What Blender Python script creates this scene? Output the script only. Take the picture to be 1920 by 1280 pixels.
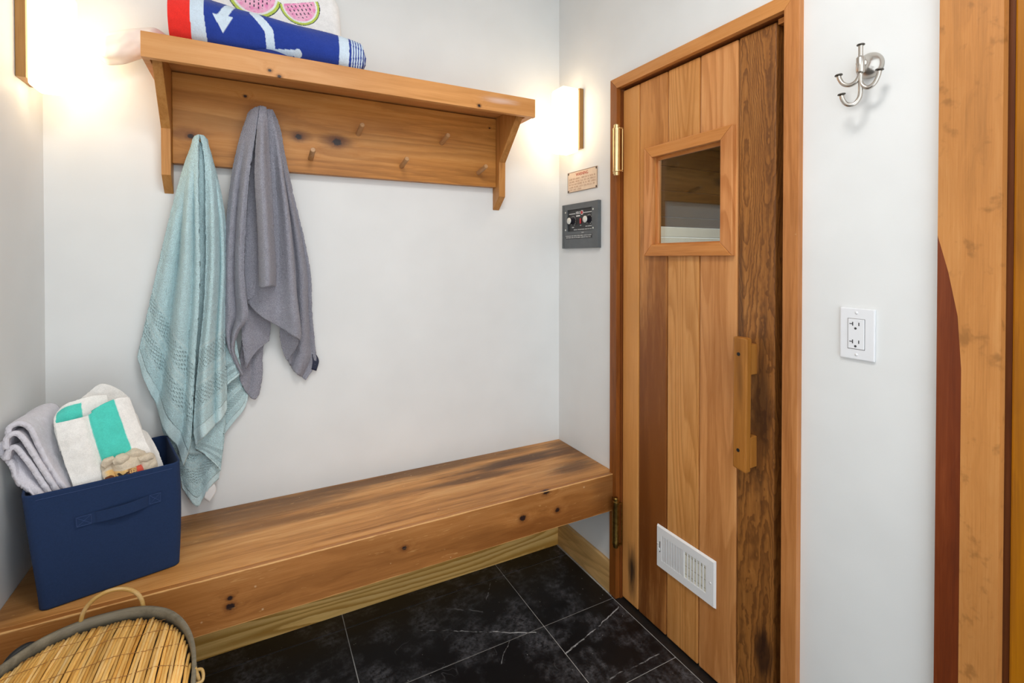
import bpy, bmesh, math, random
from mathutils import Vector, Matrix, noise as mnoise
random.seed(7)
R = math.radians
scene = bpy.context.scene
COL = scene.collection
for o in list(bpy.data.objects):
    bpy.data.objects.remove(o)

# ------------------------------------------------------------------ camera
cam_d = bpy.data.cameras.new('camera')
cam_d.sensor_width = 36.0
cam_d.lens = 17.216
cam_d.shift_y = -0.0763
cam_d.clip_start = 0.02
cam = bpy.data.objects.new('camera', cam_d)
cam.location = (-1.2052, -1.8307, 1.2707)
cam.rotation_euler = (R(90 - 0.607), 0, R(-27.862))
COL.objects.link(cam)
scene.camera = cam

# ------------------------------------------------------------------ world, lights, exposure
world = bpy.data.worlds.new('World')
scene.world = world
world.use_nodes = True
world.node_tree.nodes['Background'].inputs['Color'].default_value = (0.88, 0.95, 1.0, 1)
world.node_tree.nodes['Background'].inputs['Strength'].default_value = 1.95
vs = scene.view_settings
vs.view_transform = 'Standard'
vs.look = 'None'
vs.exposure = 0.09
vs.gamma = 1.0
vs.use_curve_mapping = False

def area_light(name, loc, target, size, power, color, sy=None):
    l = bpy.data.lights.new(name, 'AREA')
    l.energy = power
    l.color = color
    l.size = size
    if sy:
        l.shape = 'RECTANGLE'
        l.size_y = sy
    o = bpy.data.objects.new(name, l)
    o.location = loc
    d = Vector(target) - Vector(loc)
    o.rotation_euler = d.to_track_quat('-Z', 'Y').to_euler()
    COL.objects.link(o)
    return o

area_light('ceiling_light', (-0.95, -1.45, 2.44), (-0.95, -1.35, 0.0), 0.40, 12, (1.0, 0.97, 0.93))
area_light('sauna_fill', (0.75, -0.75, 1.95), (0.75, -0.3, 1.0), 0.3, 15, (1.0, 0.93, 0.82))  # unseen lamp, added to brighten the boards behind the pane

# ------------------------------------------------------------------ node helpers
def lin(c):
    return c / 12.92 if c <= 0.04045 else ((c + 0.055) / 1.055) ** 2.4
def rgb(r, g, b):
    return (lin(r / 255), lin(g / 255), lin(b / 255), 1)

class NT:
    def __init__(self, name):
        m = bpy.data.materials.new(name)
        m.use_nodes = True
        self.m = m
        self.t = m.node_tree
        self.bsdf = self.t.nodes['Principled BSDF']
        self.pos = None
    def n(self, typ, **kw):
        nd = self.t.nodes.new(typ)
        for k, v in kw.items():
            setattr(nd, k, v)
        return nd
    def put(self, sock, v):
        if isinstance(v, bpy.types.NodeSocket):
            self.t.links.new(v, sock)
        elif v is not None:
            sock.default_value = v
    def P(self):
        if self.pos is None:
            self.pos = self.n('ShaderNodeNewGeometry').outputs['Position']
        return self.pos
    def math(self, op, a, b=None, c=None, clamp=False):
        nd = self.n('ShaderNodeMath', operation=op, use_clamp=clamp)
        for i, v in enumerate((a, b, c)):
            if v is not None:
                self.put(nd.inputs[i], v)
        return nd.outputs[0]
    def vec(self, op, a, b=None, s=None):
        nd = self.n('ShaderNodeVectorMath', operation=op)
        self.put(nd.inputs[0], a)
        if b is not None:
            self.put(nd.inputs[1], b)
        if s is not None:
            self.put(nd.inputs['Scale'], s)
        return nd.outputs['Value'] if op in ('DOT_PRODUCT', 'LENGTH', 'DISTANCE') else nd.outputs[0]
    def noise(self, v, scale, detail=3, rough=0.55, dist=0.0):
        nd = self.n('ShaderNodeTexNoise')
        self.put(nd.inputs['Vector'], v)
        self.put(nd.inputs['Scale'], scale)
        nd.inputs['Detail'].default_value = detail
        nd.inputs['Roughness'].default_value = rough
        nd.inputs['Distortion'].default_value = dist
        return nd.outputs['Fac']
    def mr(self, v, a, b, c=0.0, d=1.0, smooth=False):
        nd = self.n('ShaderNodeMapRange')
        if smooth:
            nd.interpolation_type = 'SMOOTHSTEP'
        self.put(nd.inputs[0], v)
        for i, x in enumerate((a, b, c, d)):
            self.put(nd.inputs[i + 1], x)
        return nd.outputs[0]
    def mix(self, f, a, b, mode='MIX'):
        nd = self.n('ShaderNodeMix', data_type='RGBA', blend_type=mode)
        self.put(nd.inputs['Factor'], f)
        self.put(nd.inputs['A'], a)
        self.put(nd.inputs['B'], b)
        return nd.outputs['Result']
    def ramp(self, f, stops):
        nd = self.n('ShaderNodeValToRGB')
        e = nd.color_ramp.elements
        while len(e) < len(stops):
            e.new(0.5)
        for i, (p, c) in enumerate(stops):
            e[i].position = p
            e[i].color = c
        self.put(nd.inputs[0], f)
        return nd.outputs[0]
    def bump(self, h, strength=0.3, dist=0.002, prev=None):
        nd = self.n('ShaderNodeBump')
        nd.inputs['Strength'].default_value = strength
        nd.inputs['Distance'].default_value = dist
        self.put(nd.inputs['Height'], h)
        if prev is not None:
            self.put(nd.inputs['Normal'], prev)
        self.put(self.bsdf.inputs['Normal'], nd.outputs[0])
        return nd.outputs[0]
    def seg(self, p, a, b):
        a = Vector(a); b = Vector(b); ba = b - a
        pa = self.vec('SUBTRACT', p, a)
        h = self.math('DIVIDE', self.vec('DOT_PRODUCT', pa, ba), ba.length_squared, clamp=True)
        q = self.vec('SUBTRACT', pa, self.vec('SCALE', ba, s=h))
        return self.vec('LENGTH', q), h
    def col(self, c):
        self.put(self.bsdf.inputs['Base Color'], c)
    def rough(self, r):
        self.put(self.bsdf.inputs['Roughness'], r)

def simple(name, c, rough=0.5, metal=0.0, nz=0.0, nscale=200, bump=0.0):
    k = NT(name)
    col = c
    if nz:
        f = k.noise(k.P(), nscale, 3)
        col = k.mix(k.mr(f, 0.3, 0.7), tuple(x * (1 - nz) for x in c[:3]) + (1,), tuple(min(1, x * (1 + nz)) for x in c[:3]) + (1,))
    k.col(col)
    k.rough(rough)
    k.bsdf.inputs['Metallic'].default_value = metal
    if bump:
        k.bump(k.noise(k.P(), nscale, 2), bump, 0.001)
    return k.m

def wood(name, dark, mid, light, axis=0, rough=0.45, knots=(), stains_tints=(), rings=1.0, ringscale=28.0,
         edges=(), fiber=1.0, patch=0.35, flecks=0.0, figure=0.0, spec=0.4, scratches=0.0, vary=0.0, mottle=0.0, cath=None, sat=1.09):
    """grain runs along `axis`; knots = (x, y, z, radius); stains = (x, y, z, rx, ry, rz, colour, strength)"""
    k = NT(name)
    P = k.P()
    oi = k.n('ShaderNodeObjectInfo').outputs['Random']
    off = k.vec('SCALE', (3.7, 5.1, 2.3), s=oi)
    p0 = k.vec('ADD', P, off)
    # grain bends round the knots
    bend = None
    knotf = None
    haloF = None
    perp = [i for i in range(3) if i != axis]
    for (x, y, z, r) in knots:
        sc = [1.0, 1.0, 1.0]
        sc[axis] = 0.85
        d = k.vec('LENGTH', k.vec('MULTIPLY', k.vec('SUBTRACT', P, (x, y, z)), tuple(sc)))
        nd = k.math('ADD', d, k.math('MULTIPLY', k.math('SUBTRACT', k.noise(P, 160, 2), 0.5), r * 0.9))
        core = k.mr(nd, r * 0.65, r * 1.15, 1.0, 0.0, True)
        halo = k.mr(nd, r * 0.8, r * 2.4, 1.0, 0.0, True)
        b = k.mr(d, 0, r * 7, 1.0, 0.0, True)
        knotf = core if knotf is None else k.math('MAXIMUM', knotf, core)
        haloF = halo if haloF is None else k.math('MAXIMUM', haloF, halo)
        bend = b if bend is None else k.math('MAXIMUM', bend, b)
    st = [1.0, 1.0, 1.0]
    st[axis] = 0.055
    g = k.vec('MULTIPLY', p0, tuple(st))
    warp = k.noise(k.vec('MULTIPLY', p0, tuple(0.9 if i == axis else 5.0 for i in range(3))), 1.6, 3, 0.6)
    wsum = k.math('MULTIPLY', k.math('SUBTRACT', warp, 0.5), 0.10 + figure * 0.25)
    if bend is not None:
        wsum = k.math('ADD', wsum, k.math('MULTIPLY', bend, 0.02))
    if figure:
        wv = k.noise(k.vec('MULTIPLY', p0, tuple(9.0 if i == axis else 22.0 for i in range(3))), 1.0, 4, 0.6)
        wsum = k.math('ADD', wsum, k.math('MULTIPLY', k.math('SUBTRACT', wv, 0.5), 0.055 * figure))
    cmb = k.n('ShaderNodeCombineXYZ')
    for i in perp:
        k.put(cmb.inputs[i], wsum)
    g = k.vec('ADD', g, cmb.outputs[0])
    big = k.noise(g, 9.0, 3, 0.5)
    ring = k.noise(g, ringscale * 2.2, 3, 0.6)
    fib = k.noise(k.vec('MULTIPLY', p0, tuple(6.0 if i == axis else 420.0 for i in range(3))), 1.0, 3, 0.7)
    f = k.math('ADD', k.math('MULTIPLY', k.math('SUBTRACT', big, 0.5), 1.1 * patch * 2),
               k.math('MULTIPLY', k.math('SUBTRACT', ring, 0.5), 1.5 * rings))
    f = k.math('ADD', f, k.math('MULTIPLY', k.math('SUBTRACT', fib, 0.5), 0.5 * fiber))
    f = k.math('ADD', f, 0.5, clamp=True)
    c = k.ramp(f, [(0.05, dark), (0.5, mid), (0.95, light)])
    tone = k.math('ADD', k.mr(k.noise(P, 2.3, 2), 0.3, 0.7, 0.9, 1.1), k.math('MULTIPLY', k.math('SUBTRACT', oi, 0.5), vary))
    c = k.mix(1.0, c, k.vec('SCALE', (1, 1, 1), s=tone), 'MULTIPLY')
    if cath:                     # growth rings cut lengthwise: contour lines of a stretched field
        N, cs, cst, wig = cath
        ss = [1.0, 1.0, 1.0]
        ss[axis] = 0.10
        cv = k.vec('MULTIPLY', p0, tuple(ss))
        fld = k.noise(cv, cs, 1.5, 0.4)
        fld = k.math('ADD', fld, k.math('MULTIPLY', k.math('SUBTRACT', k.noise(k.vec('MULTIPLY', p0, tuple(30.0 if i == axis else 60.0 for i in range(3))), 1.0, 2), 0.5), wig))
        fr_ = k.math('FRACT', k.math('MULTIPLY', fld, N))
        ln = k.math('MULTIPLY', k.mr(fr_, 0.25, 0.85, 0.0, 1.0, True), k.mr(fr_, 0.88, 1.0, 1.0, 0.0, True))
        c = k.mix(k.math('MULTIPLY', ln, cst), c, dark)
    if mottle:
        mn = k.noise(k.vec('MULTIPLY', P, (30.0, 30.0, 24.0)), 1.0, 3, 0.6, 0.2)
        c = k.mix(k.mr(mn, 0.55, 0.72, 0.0, mottle, True), c, dark)
    for (x, y, z, rx, ry, rz, sc_, s) in stains_tints:
        q = k.vec('MULTIPLY', k.vec('SUBTRACT', P, (x, y, z)), (1 / rx, 1 / ry, 1 / rz))
        d = k.vec('LENGTH', q)
        nn = k.noise(k.vec('MULTIPLY', P, tuple(4.0 if i == axis else 34.0 for i in range(3))), 1.0, 4, 0.65)
        m = k.mr(k.math('ADD', d, k.math('MULTIPLY', k.math('SUBTRACT', nn, 0.5), 1.5)), 0.25, 1.15, s, 0.0, True)
        c = k.mix(m, c, sc_)
    if knotf is not None:
        c = k.mix(k.math('MULTIPLY', haloF, 0.55), c, rgb(96, 52, 24))
        c = k.mix(knotf, c, rgb(38, 20, 16))
    for (ea, eb, ew, ec, es) in edges:
        d, h = k.seg(P, ea, eb)
        nn = k.noise(k.vec('MULTIPLY', P, (14.0, 60.0, 60.0)), 1.0, 3, 0.6)
        c = k.mix(k.mr(k.math('ADD', d, k.math('MULTIPLY', k.math('SUBTRACT', nn, 0.5), ew * 2.2)), ew * 0.5, ew, es, 0.0, True), c, ec)
    if flecks:
        vf = k.n('ShaderNodeTexVoronoi')
        k.put(vf.inputs['Vector'], P)
        vf.inputs['Scale'].default_value = 26
        fl = k.mr(k.math('ADD', vf.outputs['Distance'], k.math('MULTIPLY', k.noise(P, 9, 1), 0.28)), 0.15, 0.185, flecks, 0.0)
        c = k.mix(fl, c, rgb(222, 190, 150))
    if scratches:
        sv = k.noise(k.vec('MULTIPLY', P, tuple(18.0 if i == axis else 140.0 for i in range(3))), 1.0, 1, 0.5, 1.5)
        c = k.mix(k.mr(sv, 0.70, 0.75, 0.0, scratches), c, rgb(226, 180, 124))
    hs_ = k.n('ShaderNodeHueSaturation')
    hs_.inputs['Saturation'].default_value = sat
    hs_.inputs['Value'].default_value = 0.95
    hs_.inputs['Hue'].default_value = 0.498
    k.put(hs_.inputs['Color'], c)
    c = hs_.outputs[0]
    k.col(c)
    k.rough(k.mr(f, 0, 1, rough + 0.1, rough - 0.05))
    k.bsdf.inputs['Specular IOR Level'].default_value = spec
    k.bump(k.math('ADD', k.math('MULTIPLY', ring, 0.6), k.math('MULTIPLY', fib, 0.4)), 0.25, 0.0012)
    return k.m

def cloth(name, c=None, scale=420, strength=0.9, dist=0.0035, sheen=0.15, dots=False, var=0.22):
    """terry or woven fabric; with c=None the colour is read from the printed colour attribute"""
    k = NT(name)
    P = k.P()
    n1 = k.noise(P, scale, 2, 0.6)
    n2 = k.noise(P, scale * 0.16, 3, 0.6)
    if c is None:
        base = k.n('ShaderNodeAttribute', attribute_name='print').outputs['Color']
    else:
        base = c
    sh = k.math('ADD', k.mr(n1, 0.3, 0.7, 1 - var, 1 + var), k.mr(n2, 0.3, 0.7, -0.05, 0.05))
    h = k.math('ADD', n1, k.math('MULTIPLY', n2, 0.8))
    colr = k.mix(1.0, base, k.vec('SCALE', (1, 1, 1), s=sh), 'MULTIPLY')
    if dots:
        uv = k.n('ShaderNodeUVMap', uv_map='uv').outputs[0]
        sp = k.n('ShaderNodeSeparateXYZ')
        k.put(sp.inputs[0], uv)
        u, v = sp.outputs[0], sp.outputs[1]
        def band(a, b):
            return k.math('MULTIPLY', k.mr(v, a, a + 0.006), k.mr(v, b, b + 0.006, 1.0, 0.0))
        bd = k.math('MAXIMUM', band(0.695, 0.765), band(0.82, 0.885))
        su = k.math('SINE', k.math('MULTIPLY', u, 82.0))
        sv = k.math('SINE', k.math('MULTIPLY', v, 460.0))
        dd = k.math('MULTIPLY', bd, k.mr(k.math('MULTIPLY', su, sv), 0.25, 0.8))
        hem = k.mr(v, 0.952, 0.956)
        colr = k.mix(k.math('MULTIPLY', hem, 0.3), colr, rgb(214, 228, 228))
        colr = k.mix(k.math('MULTIPLY', dd, 0.3), colr, rgb(104, 128, 130))
        edge = k.math('MAXIMUM', k.math('MAXIMUM', band(0.68, 0.687), band(0.775, 0.782)), k.math('MAXIMUM', band(0.805, 0.812), band(0.894, 0.90)))
        colr = k.mix(k.math('MULTIPLY', edge, 0.3), colr, rgb(225, 236, 232))
        h = k.math('MULTIPLY', h, k.math('SUBTRACT', 1.0, k.math('MULTIPLY', hem, 0.75)))
        h = k.math('SUBTRACT', h, k.math('MULTIPLY', dd, 1.2))
    k.col(colr)
    k.rough(0.95)
    k.bsdf.inputs['Specular IOR Level'].default_value = 0.1
    k.bsdf.inputs['Sheen Weight'].default_value = sheen
    k.bsdf.inputs['Sheen Roughness'].default_value = 0.6
    k.bump(h, strength, dist)
    return k.m

# ------------------------------------------------------------------ object helpers
def setp(o, label=None, cat=None, group=None, kind=None):
    if label: o['label'] = label
    if cat: o['category'] = cat
    if group: o['group'] = group
    if kind: o['kind'] = kind
    return o

def empty(name, loc, label=None, cat=None, group=None, kind=None):
    o = bpy.data.objects.new(name, None)
    o.empty_display_size = 0.05
    o.location = loc
    COL.objects.link(o)
    return setp(o, label, cat, group, kind)

def base_of(o):
    v = Vector((0, 0, 0))
    while o is not None:
        v += o.location
        o = o.parent
    return v

def add(name, bm, mat, parent=None, smooth=False, origin=None):
    """bmesh in world coordinates -> one mesh object"""
    bmesh.ops.recalc_face_normals(bm, faces=bm.faces)
    me = bpy.data.meshes.new(name)
    bm.to_mesh(me)
    bm.free()
    if origin is None:
        origin = Vector((0, 0, 0)) if parent is not None else Vector((0, 0, 0))
        if parent is not None:
            origin = base_of(parent)
    origin = Vector(origin)
    me.transform(Matrix.Translation(-origin))
    if smooth:
        me.polygons.foreach_set('use_smooth', [True] * len(me.polygons))
    for m in (mat if isinstance(mat, (list, tuple)) else [mat]):
        me.materials.append(m)
    o = bpy.data.objects.new(name, me)
    if parent is not None:
        o.parent = parent
        o.location = origin - base_of(parent)
    else:
        o.location = origin
    COL.objects.link(o)
    return o

def box_bm(lo, hi, bev=0.0, seg=2, bm=None):
    own = bm is None
    t = bmesh.new()
    l = [min(a, b) for a, b in zip(lo, hi)]
    h = [max(a, b) for a, b in zip(lo, hi)]
    bmesh.ops.create_cube(t, size=1.0)
    for v in t.verts:
        v.co = Vector([(l[i] + h[i]) / 2 + v.co[i] * (h[i] - l[i]) for i in range(3)])
    if bev:
        bmesh.ops.bevel(t, geom=t.edges[:], offset=bev, segments=seg, affect='EDGES', profile=0.6)
    if own:
        return t
    merge(bm, t)
    return bm

def merge(dst, src):
    me = bpy.data.meshes.new('tmp')
    src.to_mesh(me)
    src.free()
    dst.from_mesh(me)
    bpy.data.meshes.remove(me)

def prism(poly, a, b, plane='YZ', bev=0.0):
    """polygon extruded from a to b along the axis normal to `plane`"""
    t = bmesh.new()
    def mk(p, d):
        return {'YZ': (d, p[0], p[1]), 'XZ': (p[0], d, p[1]), 'XY': (p[0], p[1], d)}[plane]
    va = [t.verts.new(mk(p, a)) for p in poly]
    vb = [t.verts.new(mk(p, b)) for p in poly]
    t.faces.new(va)
    t.faces.new(list(reversed(vb)))
    n = len(poly)
    for i in range(n):
        t.faces.new([va[i], vb[i], vb[(i + 1) % n], va[(i + 1) % n]])
    bmesh.ops.recalc_face_normals(t, faces=t.faces)
    if bev:
        bmesh.ops.bevel(t, geom=t.edges[:], offset=bev, segments=2, affect='EDGES', profile=0.6)
    return t

def tube(path, rad, n=12, cap=True, bm=None):
    t = bmesh.new()
    P = [Vector(p) for p in path]
    rr = rad if isinstance(rad, (list, tuple)) else [rad] * len(P)
    rings = []
    up = None
    for i, p in enumerate(P):
        d = (P[min(i + 1, len(P) - 1)] - P[max(i - 1, 0)]).normalized()
        if up is None:
            up = d.orthogonal().normalized()
        up = (up - d * up.dot(d)).normalized()
        s = d.cross(up)
        rings.append([t.verts.new(p + (up * math.cos(6.28318 * j / n) + s * math.sin(6.28318 * j / n)) * rr[i]) for j in range(n)])
    for i in range(len(P) - 1):
        for j in range(n):
            t.faces.new([rings[i][j], rings[i][(j + 1) % n], rings[i + 1][(j + 1) % n], rings[i + 1][j]])
    if cap:
        t.faces.new(rings[0][::-1])
        t.faces.new(rings[-1])
    if bm is None:
        return t
    merge(bm, t)
    return bm

def lathe(prof, origin, axis, n=32):
    """profile (r, h) turned about `axis` from origin"""
    t = bmesh.new()
    axis = Vector(axis).normalized()
    u = axis.orthogonal().normalized()
    w = axis.cross(u)
    o = Vector(origin)
    rings = []
    for r, h in prof:
        if r < 1e-6:
            rings.append([t.verts.new(o + axis * h)])
        else:
            rings.append([t.verts.new(o + axis * h + (u * math.cos(6.28318 * j / n) + w * math.sin(6.28318 * j / n)) * r) for j in range(n)])
    for a, b in zip(rings[:-1], rings[1:]):
        for j in range(n):
            f = [a[j % len(a)], a[(j + 1) % len(a)], b[(j + 1) % len(b)], b[j % len(b)]]
            f = list(dict.fromkeys(f))
            if len(f) > 2:
                t.faces.new(f)
    if len(rings[0]) > 1: t.faces.new(rings[0][::-1])
    if len(rings[-1]) > 1: t.faces.new(rings[-1])
    return t

def text_bm(body, size, origin, right, up, width=None, depth=0.0003):
    """lettering as flat geometry lying on a surface; centred on origin"""
    cu = bpy.data.curves.new('txt', 'FONT')
    cu.body = body
    cu.size = size
    cu.align_x = 'CENTER'
    cu.align_y = 'CENTER'
    cu.extrude = depth
    cu.resolution_u = 2
    ob = bpy.data.objects.new('txt', cu)
    COL.objects.link(ob)
    bpy.context.view_layer.update()
    dg = bpy.context.evaluated_depsgraph_get()
    me = bpy.data.meshes.new_from_object(ob.evaluated_get(dg))
    bpy.data.objects.remove(ob)
    bpy.data.curves.remove(cu)
    t = bmesh.new()
    t.from_mesh(me)
    bpy.data.meshes.remove(me)
    right = Vector(right); up = Vector(up); nrm = right.cross(up)
    xs = [v.co.x for v in t.verts]
    k = 1.0
    if width and xs:
        k = width / (max(xs) - min(xs))
    o = Vector(origin)
    for v in t.verts:
        v.co = o + right * v.co.x * k + up * v.co.y + nrm * v.co.z
    return t

# ------------------------------------------------------------------ cloth patches
def cat(pts, n):
    """n points evenly spread along a Catmull-Rom curve through pts"""
    P = [Vector(p) for p in pts]
    if len(P) == 2:
        return [P[0].lerp(P[1], i / (n - 1)) for i in range(n)]
    dense = []
    for i in range(len(P) - 1):
        p0, p1, p2, p3 = P[max(i - 1, 0)], P[i], P[i + 1], P[min(i + 2, len(P) - 1)]
        for s in range(16):
            t = s / 16
            dense.append(0.5 * ((2 * p1) + (p2 - p0) * t + (2 * p0 - 5 * p1 + 4 * p2 - p3) * t * t + (3 * p1 - p0 - 3 * p2 + p3) * t ** 3))
    dense.append(P[-1])
    L = [0.0]
    for a, b in zip(dense[:-1], dense[1:]):
        L.append(L[-1] + (b - a).length)
    out = []
    j = 0
    for i in range(n):
        s = L[-1] * i / (n - 1)
        while j < len(L) - 2 and L[j + 1] < s:
            j += 1
        t = (s - L[j]) / max(1e-9, L[j + 1] - L[j])
        out.append(dense[j].lerp(dense[j + 1], min(1, max(0, t))))
    return out

def sheet(name, L, Rr, B=None, T=None, nu=60, nv=140, folds=(), push=(0, -1, 0), wob=0.004, wscale=9.0, fuzz=0.0012,
          thick=0.006, mat=None, parent=None, printf=None, curl=0.0, seed=0.0):
    """a piece of cloth spanned between its four edges; folds = (u, width, height, v0, v1) ridges pushed out"""
    L = cat(L, nv); Rr = cat(Rr, nv)
    B = cat([L[-1]] + list(B or []) + [Rr[-1]], nu)
    T = cat([L[0]] + list(T or []) + [Rr[0]], nu)
    push = Vector(push)
    G = []
    for j in range(nv):
        v = j / (nv - 1)
        row = []
        for i in range(nu):
            u = i / (nu - 1)
            p = L[j] * (1 - u) + Rr[j] * u + T[i] * (1 - v) + B[i] * v
            p = p - (L[0] * (1 - u) * (1 - v) + Rr[0] * u * (1 - v) + L[-1] * (1 - u) * v + Rr[-1] * u * v)
            h = 0.0
            for fd in folds:
                c, w, a, v0, v1 = fd[:5]
                if len(fd) > 5:
                    c = c + fd[5] * (v - v0)
                s = min(1, max(0, (v - v0) / max(1e-6, v1 - v0)))
                s = s * s * (3 - 2 * s)
                h += a * s * math.exp(-((u - c) / w) ** 2)
            env = min(1.0, 6 * v) 
            q = p * wscale + Vector((seed, seed * 2, 0))
            h += wob * env * mnoise.noise(q) + wob * 0.4 * env * mnoise.noise(q * 2.7)
            if curl:
                h -= curl * (math.exp(-(u / 0.05) ** 2) + math.exp(-((1 - u) / 0.05) ** 2)) * env
            row.append(p + push * h + Vector((mnoise.noise(p * 330), mnoise.noise(p * 330 + Vector((7, 0, 0))), mnoise.noise(p * 330 + Vector((0, 9, 0))))) * fuzz)
        G.append(row)
    me = bpy.data.meshes.new(name)
    org = base_of(parent) if parent else Vector((0, 0, 0))
    vs_ = [tuple(p - org) for r in G for p in r]
    fs = [(j * nu + i, j * nu + i + 1, (j + 1) * nu + i + 1, (j + 1) * nu + i) for j in range(nv - 1) for i in range(nu - 1)]
    me.from_pydata(vs_, [], fs)
    uvl = me.uv_layers.new(name='uv')
    for lp in me.loops:
        vi = lp.vertex_index
        uvl.data[lp.index].uv = ((vi % nu) / (nu - 1), (vi // nu) / (nv - 1))
    if printf:
        ca = me.color_attributes.new('print', 'FLOAT_COLOR', 'POINT')
        for vi in range(len(vs_)):
            ca.data[vi].color = printf((vi % nu) / (nu - 1), (vi // nu) / (nv - 1))
    me.polygons.foreach_set('use_smooth', [True] * len(me.polygons))
    me.materials.append(mat)
    o = bpy.data.objects.new(name, me)
    if parent:
        o.parent = parent
    COL.objects.link(o)
    if thick:
        m = o.modifiers.new('thickness', 'SOLIDIFY')
        m.thickness = thick
        m.offset = 0.0
    return o

def grid_mesh(name, G, mat, parent=None, wrap=False, printf=None, smooth=True, caps=False):
    """rows of points -> one mesh; wrap closes each row"""
    nv, nu = len(G), len(G[0])
    me = bpy.data.meshes.new(name)
    org = base_of(parent) if parent else Vector((0, 0, 0))
    vs_ = [tuple(Vector(p) - org) for r in G for p in r]
    nn = nu if wrap else nu - 1
    fs = [(j * nu + i, j * nu + (i + 1) % nu, (j + 1) * nu + (i + 1) % nu, (j + 1) * nu + i) for j in range(nv - 1) for i in range(nn)]
    if caps:
        fs.append(tuple(range(nu)))
        fs.append(tuple((nv - 1) * nu + i for i in range(nu))[::-1])
    me.from_pydata(vs_, [], fs)
    if printf:
        ca = me.color_attributes.new('print', 'FLOAT_COLOR', 'POINT')
        for vi in range(len(vs_)):
            ca.data[vi].color = printf((vi % nu) / (nu if wrap else nu - 1), (vi // nu) / (nv - 1), Vector(vs_[vi]) + org)
    bm = bmesh.new()
    bm.from_mesh(me)
    bmesh.ops.recalc_face_normals(bm, faces=bm.faces)
    bm.to_mesh(me)
    bm.free()
    if smooth:
        me.polygons.foreach_set('use_smooth', [True] * len(me.polygons))
    me.materials.append(mat)
    o = bpy.data.objects.new(name, me)
    if parent:
        o.parent = parent
    COL.objects.link(o)
    return o

# ------------------------------------------------------------------ materials
def mat_wall():
    k = NT('painted_wall')
    f = k.noise(k.P(), 5, 2)
    k.col(k.mix(k.mr(f, 0.3, 0.7), rgb(226, 227, 226), rgb(231, 232, 231)))
    k.rough(0.45)
    k.bsdf.inputs['Specular IOR Level'].default_value = 0.3
    k.bump(k.noise(k.P(), 260, 2), 0.06, 0.001)
    return k.m
M_WALL = mat_wall()

def mat_tile(veins):
    k = NT('black_stone_tile')
    P = k.P()
    wob = k.n('ShaderNodeTexNoise')
    k.put(wob.inputs['Vector'], P)
    wob.inputs['Scale'].default_value = 22
    wob.inputs['Detail'].default_value = 4
    Pw = k.vec('ADD', P, k.vec('SCALE', k.vec('SUBTRACT', wob.outputs['Color'], (0.5, 0.5, 0.5)), s=0.022))
    cl = k.noise(P, 7, 5, 0.65)
    cl2 = k.noise(P, 55, 4, 0.7)
    cloud = k.math('MULTIPLY', k.mr(cl, 0.46, 0.70), k.mr(cl2, 0.38, 0.66))
    c = k.mix(cloud, rgb(17, 16, 18), rgb(108, 108, 112))
    th = k.noise(P, 10, 2, 0.5, 0.6)
    hair = k.math('MULTIPLY', k.mr(k.math('ABSOLUTE', k.math('SUBTRACT', th, 0.5)), 0.0, 0.006, 1.0, 0.0), k.mr(k.noise(P, 6, 2), 0.56, 0.68))
    c = k.mix(k.math('MULTIPLY', hair, 0.22), c, rgb(170, 170, 172))
    for a, b, w, s in veins:
        d, h = k.seg(Pw, a, b)
        br = k.mr(k.noise(P, 60, 2), 0.2, 0.42)
        m = k.math('MULTIPLY', k.mr(d, 0.0, w, 1.0, 0.0), k.math('MULTIPLY', br, s))
        c = k.mix(m, c, rgb(205, 205, 205))
    sp = k.n('ShaderNodeTexVoronoi')
    k.put(sp.inputs['Vector'], P)
    sp.inputs['Scale'].default_value = 34
    c = k.mix(k.mr(k.math('ADD', sp.outputs['Distance'], k.math('MULTIPLY', k.noise(P, 4, 1), 0.12)), 0.085, 0.1, 0.7, 0.0), c, rgb(200, 198, 190))
    k.col(c)
    k.rough(k.mr(cloud, 0, 1, 0.42, 0.62))
    k.bsdf.inputs['Specular IOR Level'].default_value = 0.35
    k.bump(cl2, 0.1, 0.001)
    return k.m

M_GROUT = simple('grout', rgb(178, 176, 172), 0.8, nz=0.15, nscale=80)
M_THRESH = simple('dark_threshold', rgb(26, 23, 22), 0.5, nz=0.3, nscale=60)

STAIN = rgb(58, 36, 24)
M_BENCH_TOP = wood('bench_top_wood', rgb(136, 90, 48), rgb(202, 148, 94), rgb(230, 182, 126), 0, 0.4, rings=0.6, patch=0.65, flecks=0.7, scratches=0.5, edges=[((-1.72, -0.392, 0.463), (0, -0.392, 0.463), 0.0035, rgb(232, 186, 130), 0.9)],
    stains_tints=[(-0.10, -0.27, 0.463, 0.15, 0.06, 0.05, STAIN, 0.7), (-0.28, -0.12, 0.463, 0.34, 0.055, 0.05, STAIN, 0.85), (-0.46, -0.18, 0.463, 0.24, 0.04, 0.05, STAIN, 0.7),
            (-0.03, -0.12, 0.463, 0.12, 0.16, 0.05, rgb(96, 64, 38), 0.75),
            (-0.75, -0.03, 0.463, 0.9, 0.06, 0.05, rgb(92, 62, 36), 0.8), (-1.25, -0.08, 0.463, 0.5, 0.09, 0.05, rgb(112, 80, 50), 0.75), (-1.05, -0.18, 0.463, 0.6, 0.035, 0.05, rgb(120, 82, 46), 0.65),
            (-1.72, -0.22, 0.463, 0.2, 0.22, 0.05, rgb(84, 58, 40), 0.5)])  # last entry: seat colour gets darker towards the left wall
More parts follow.
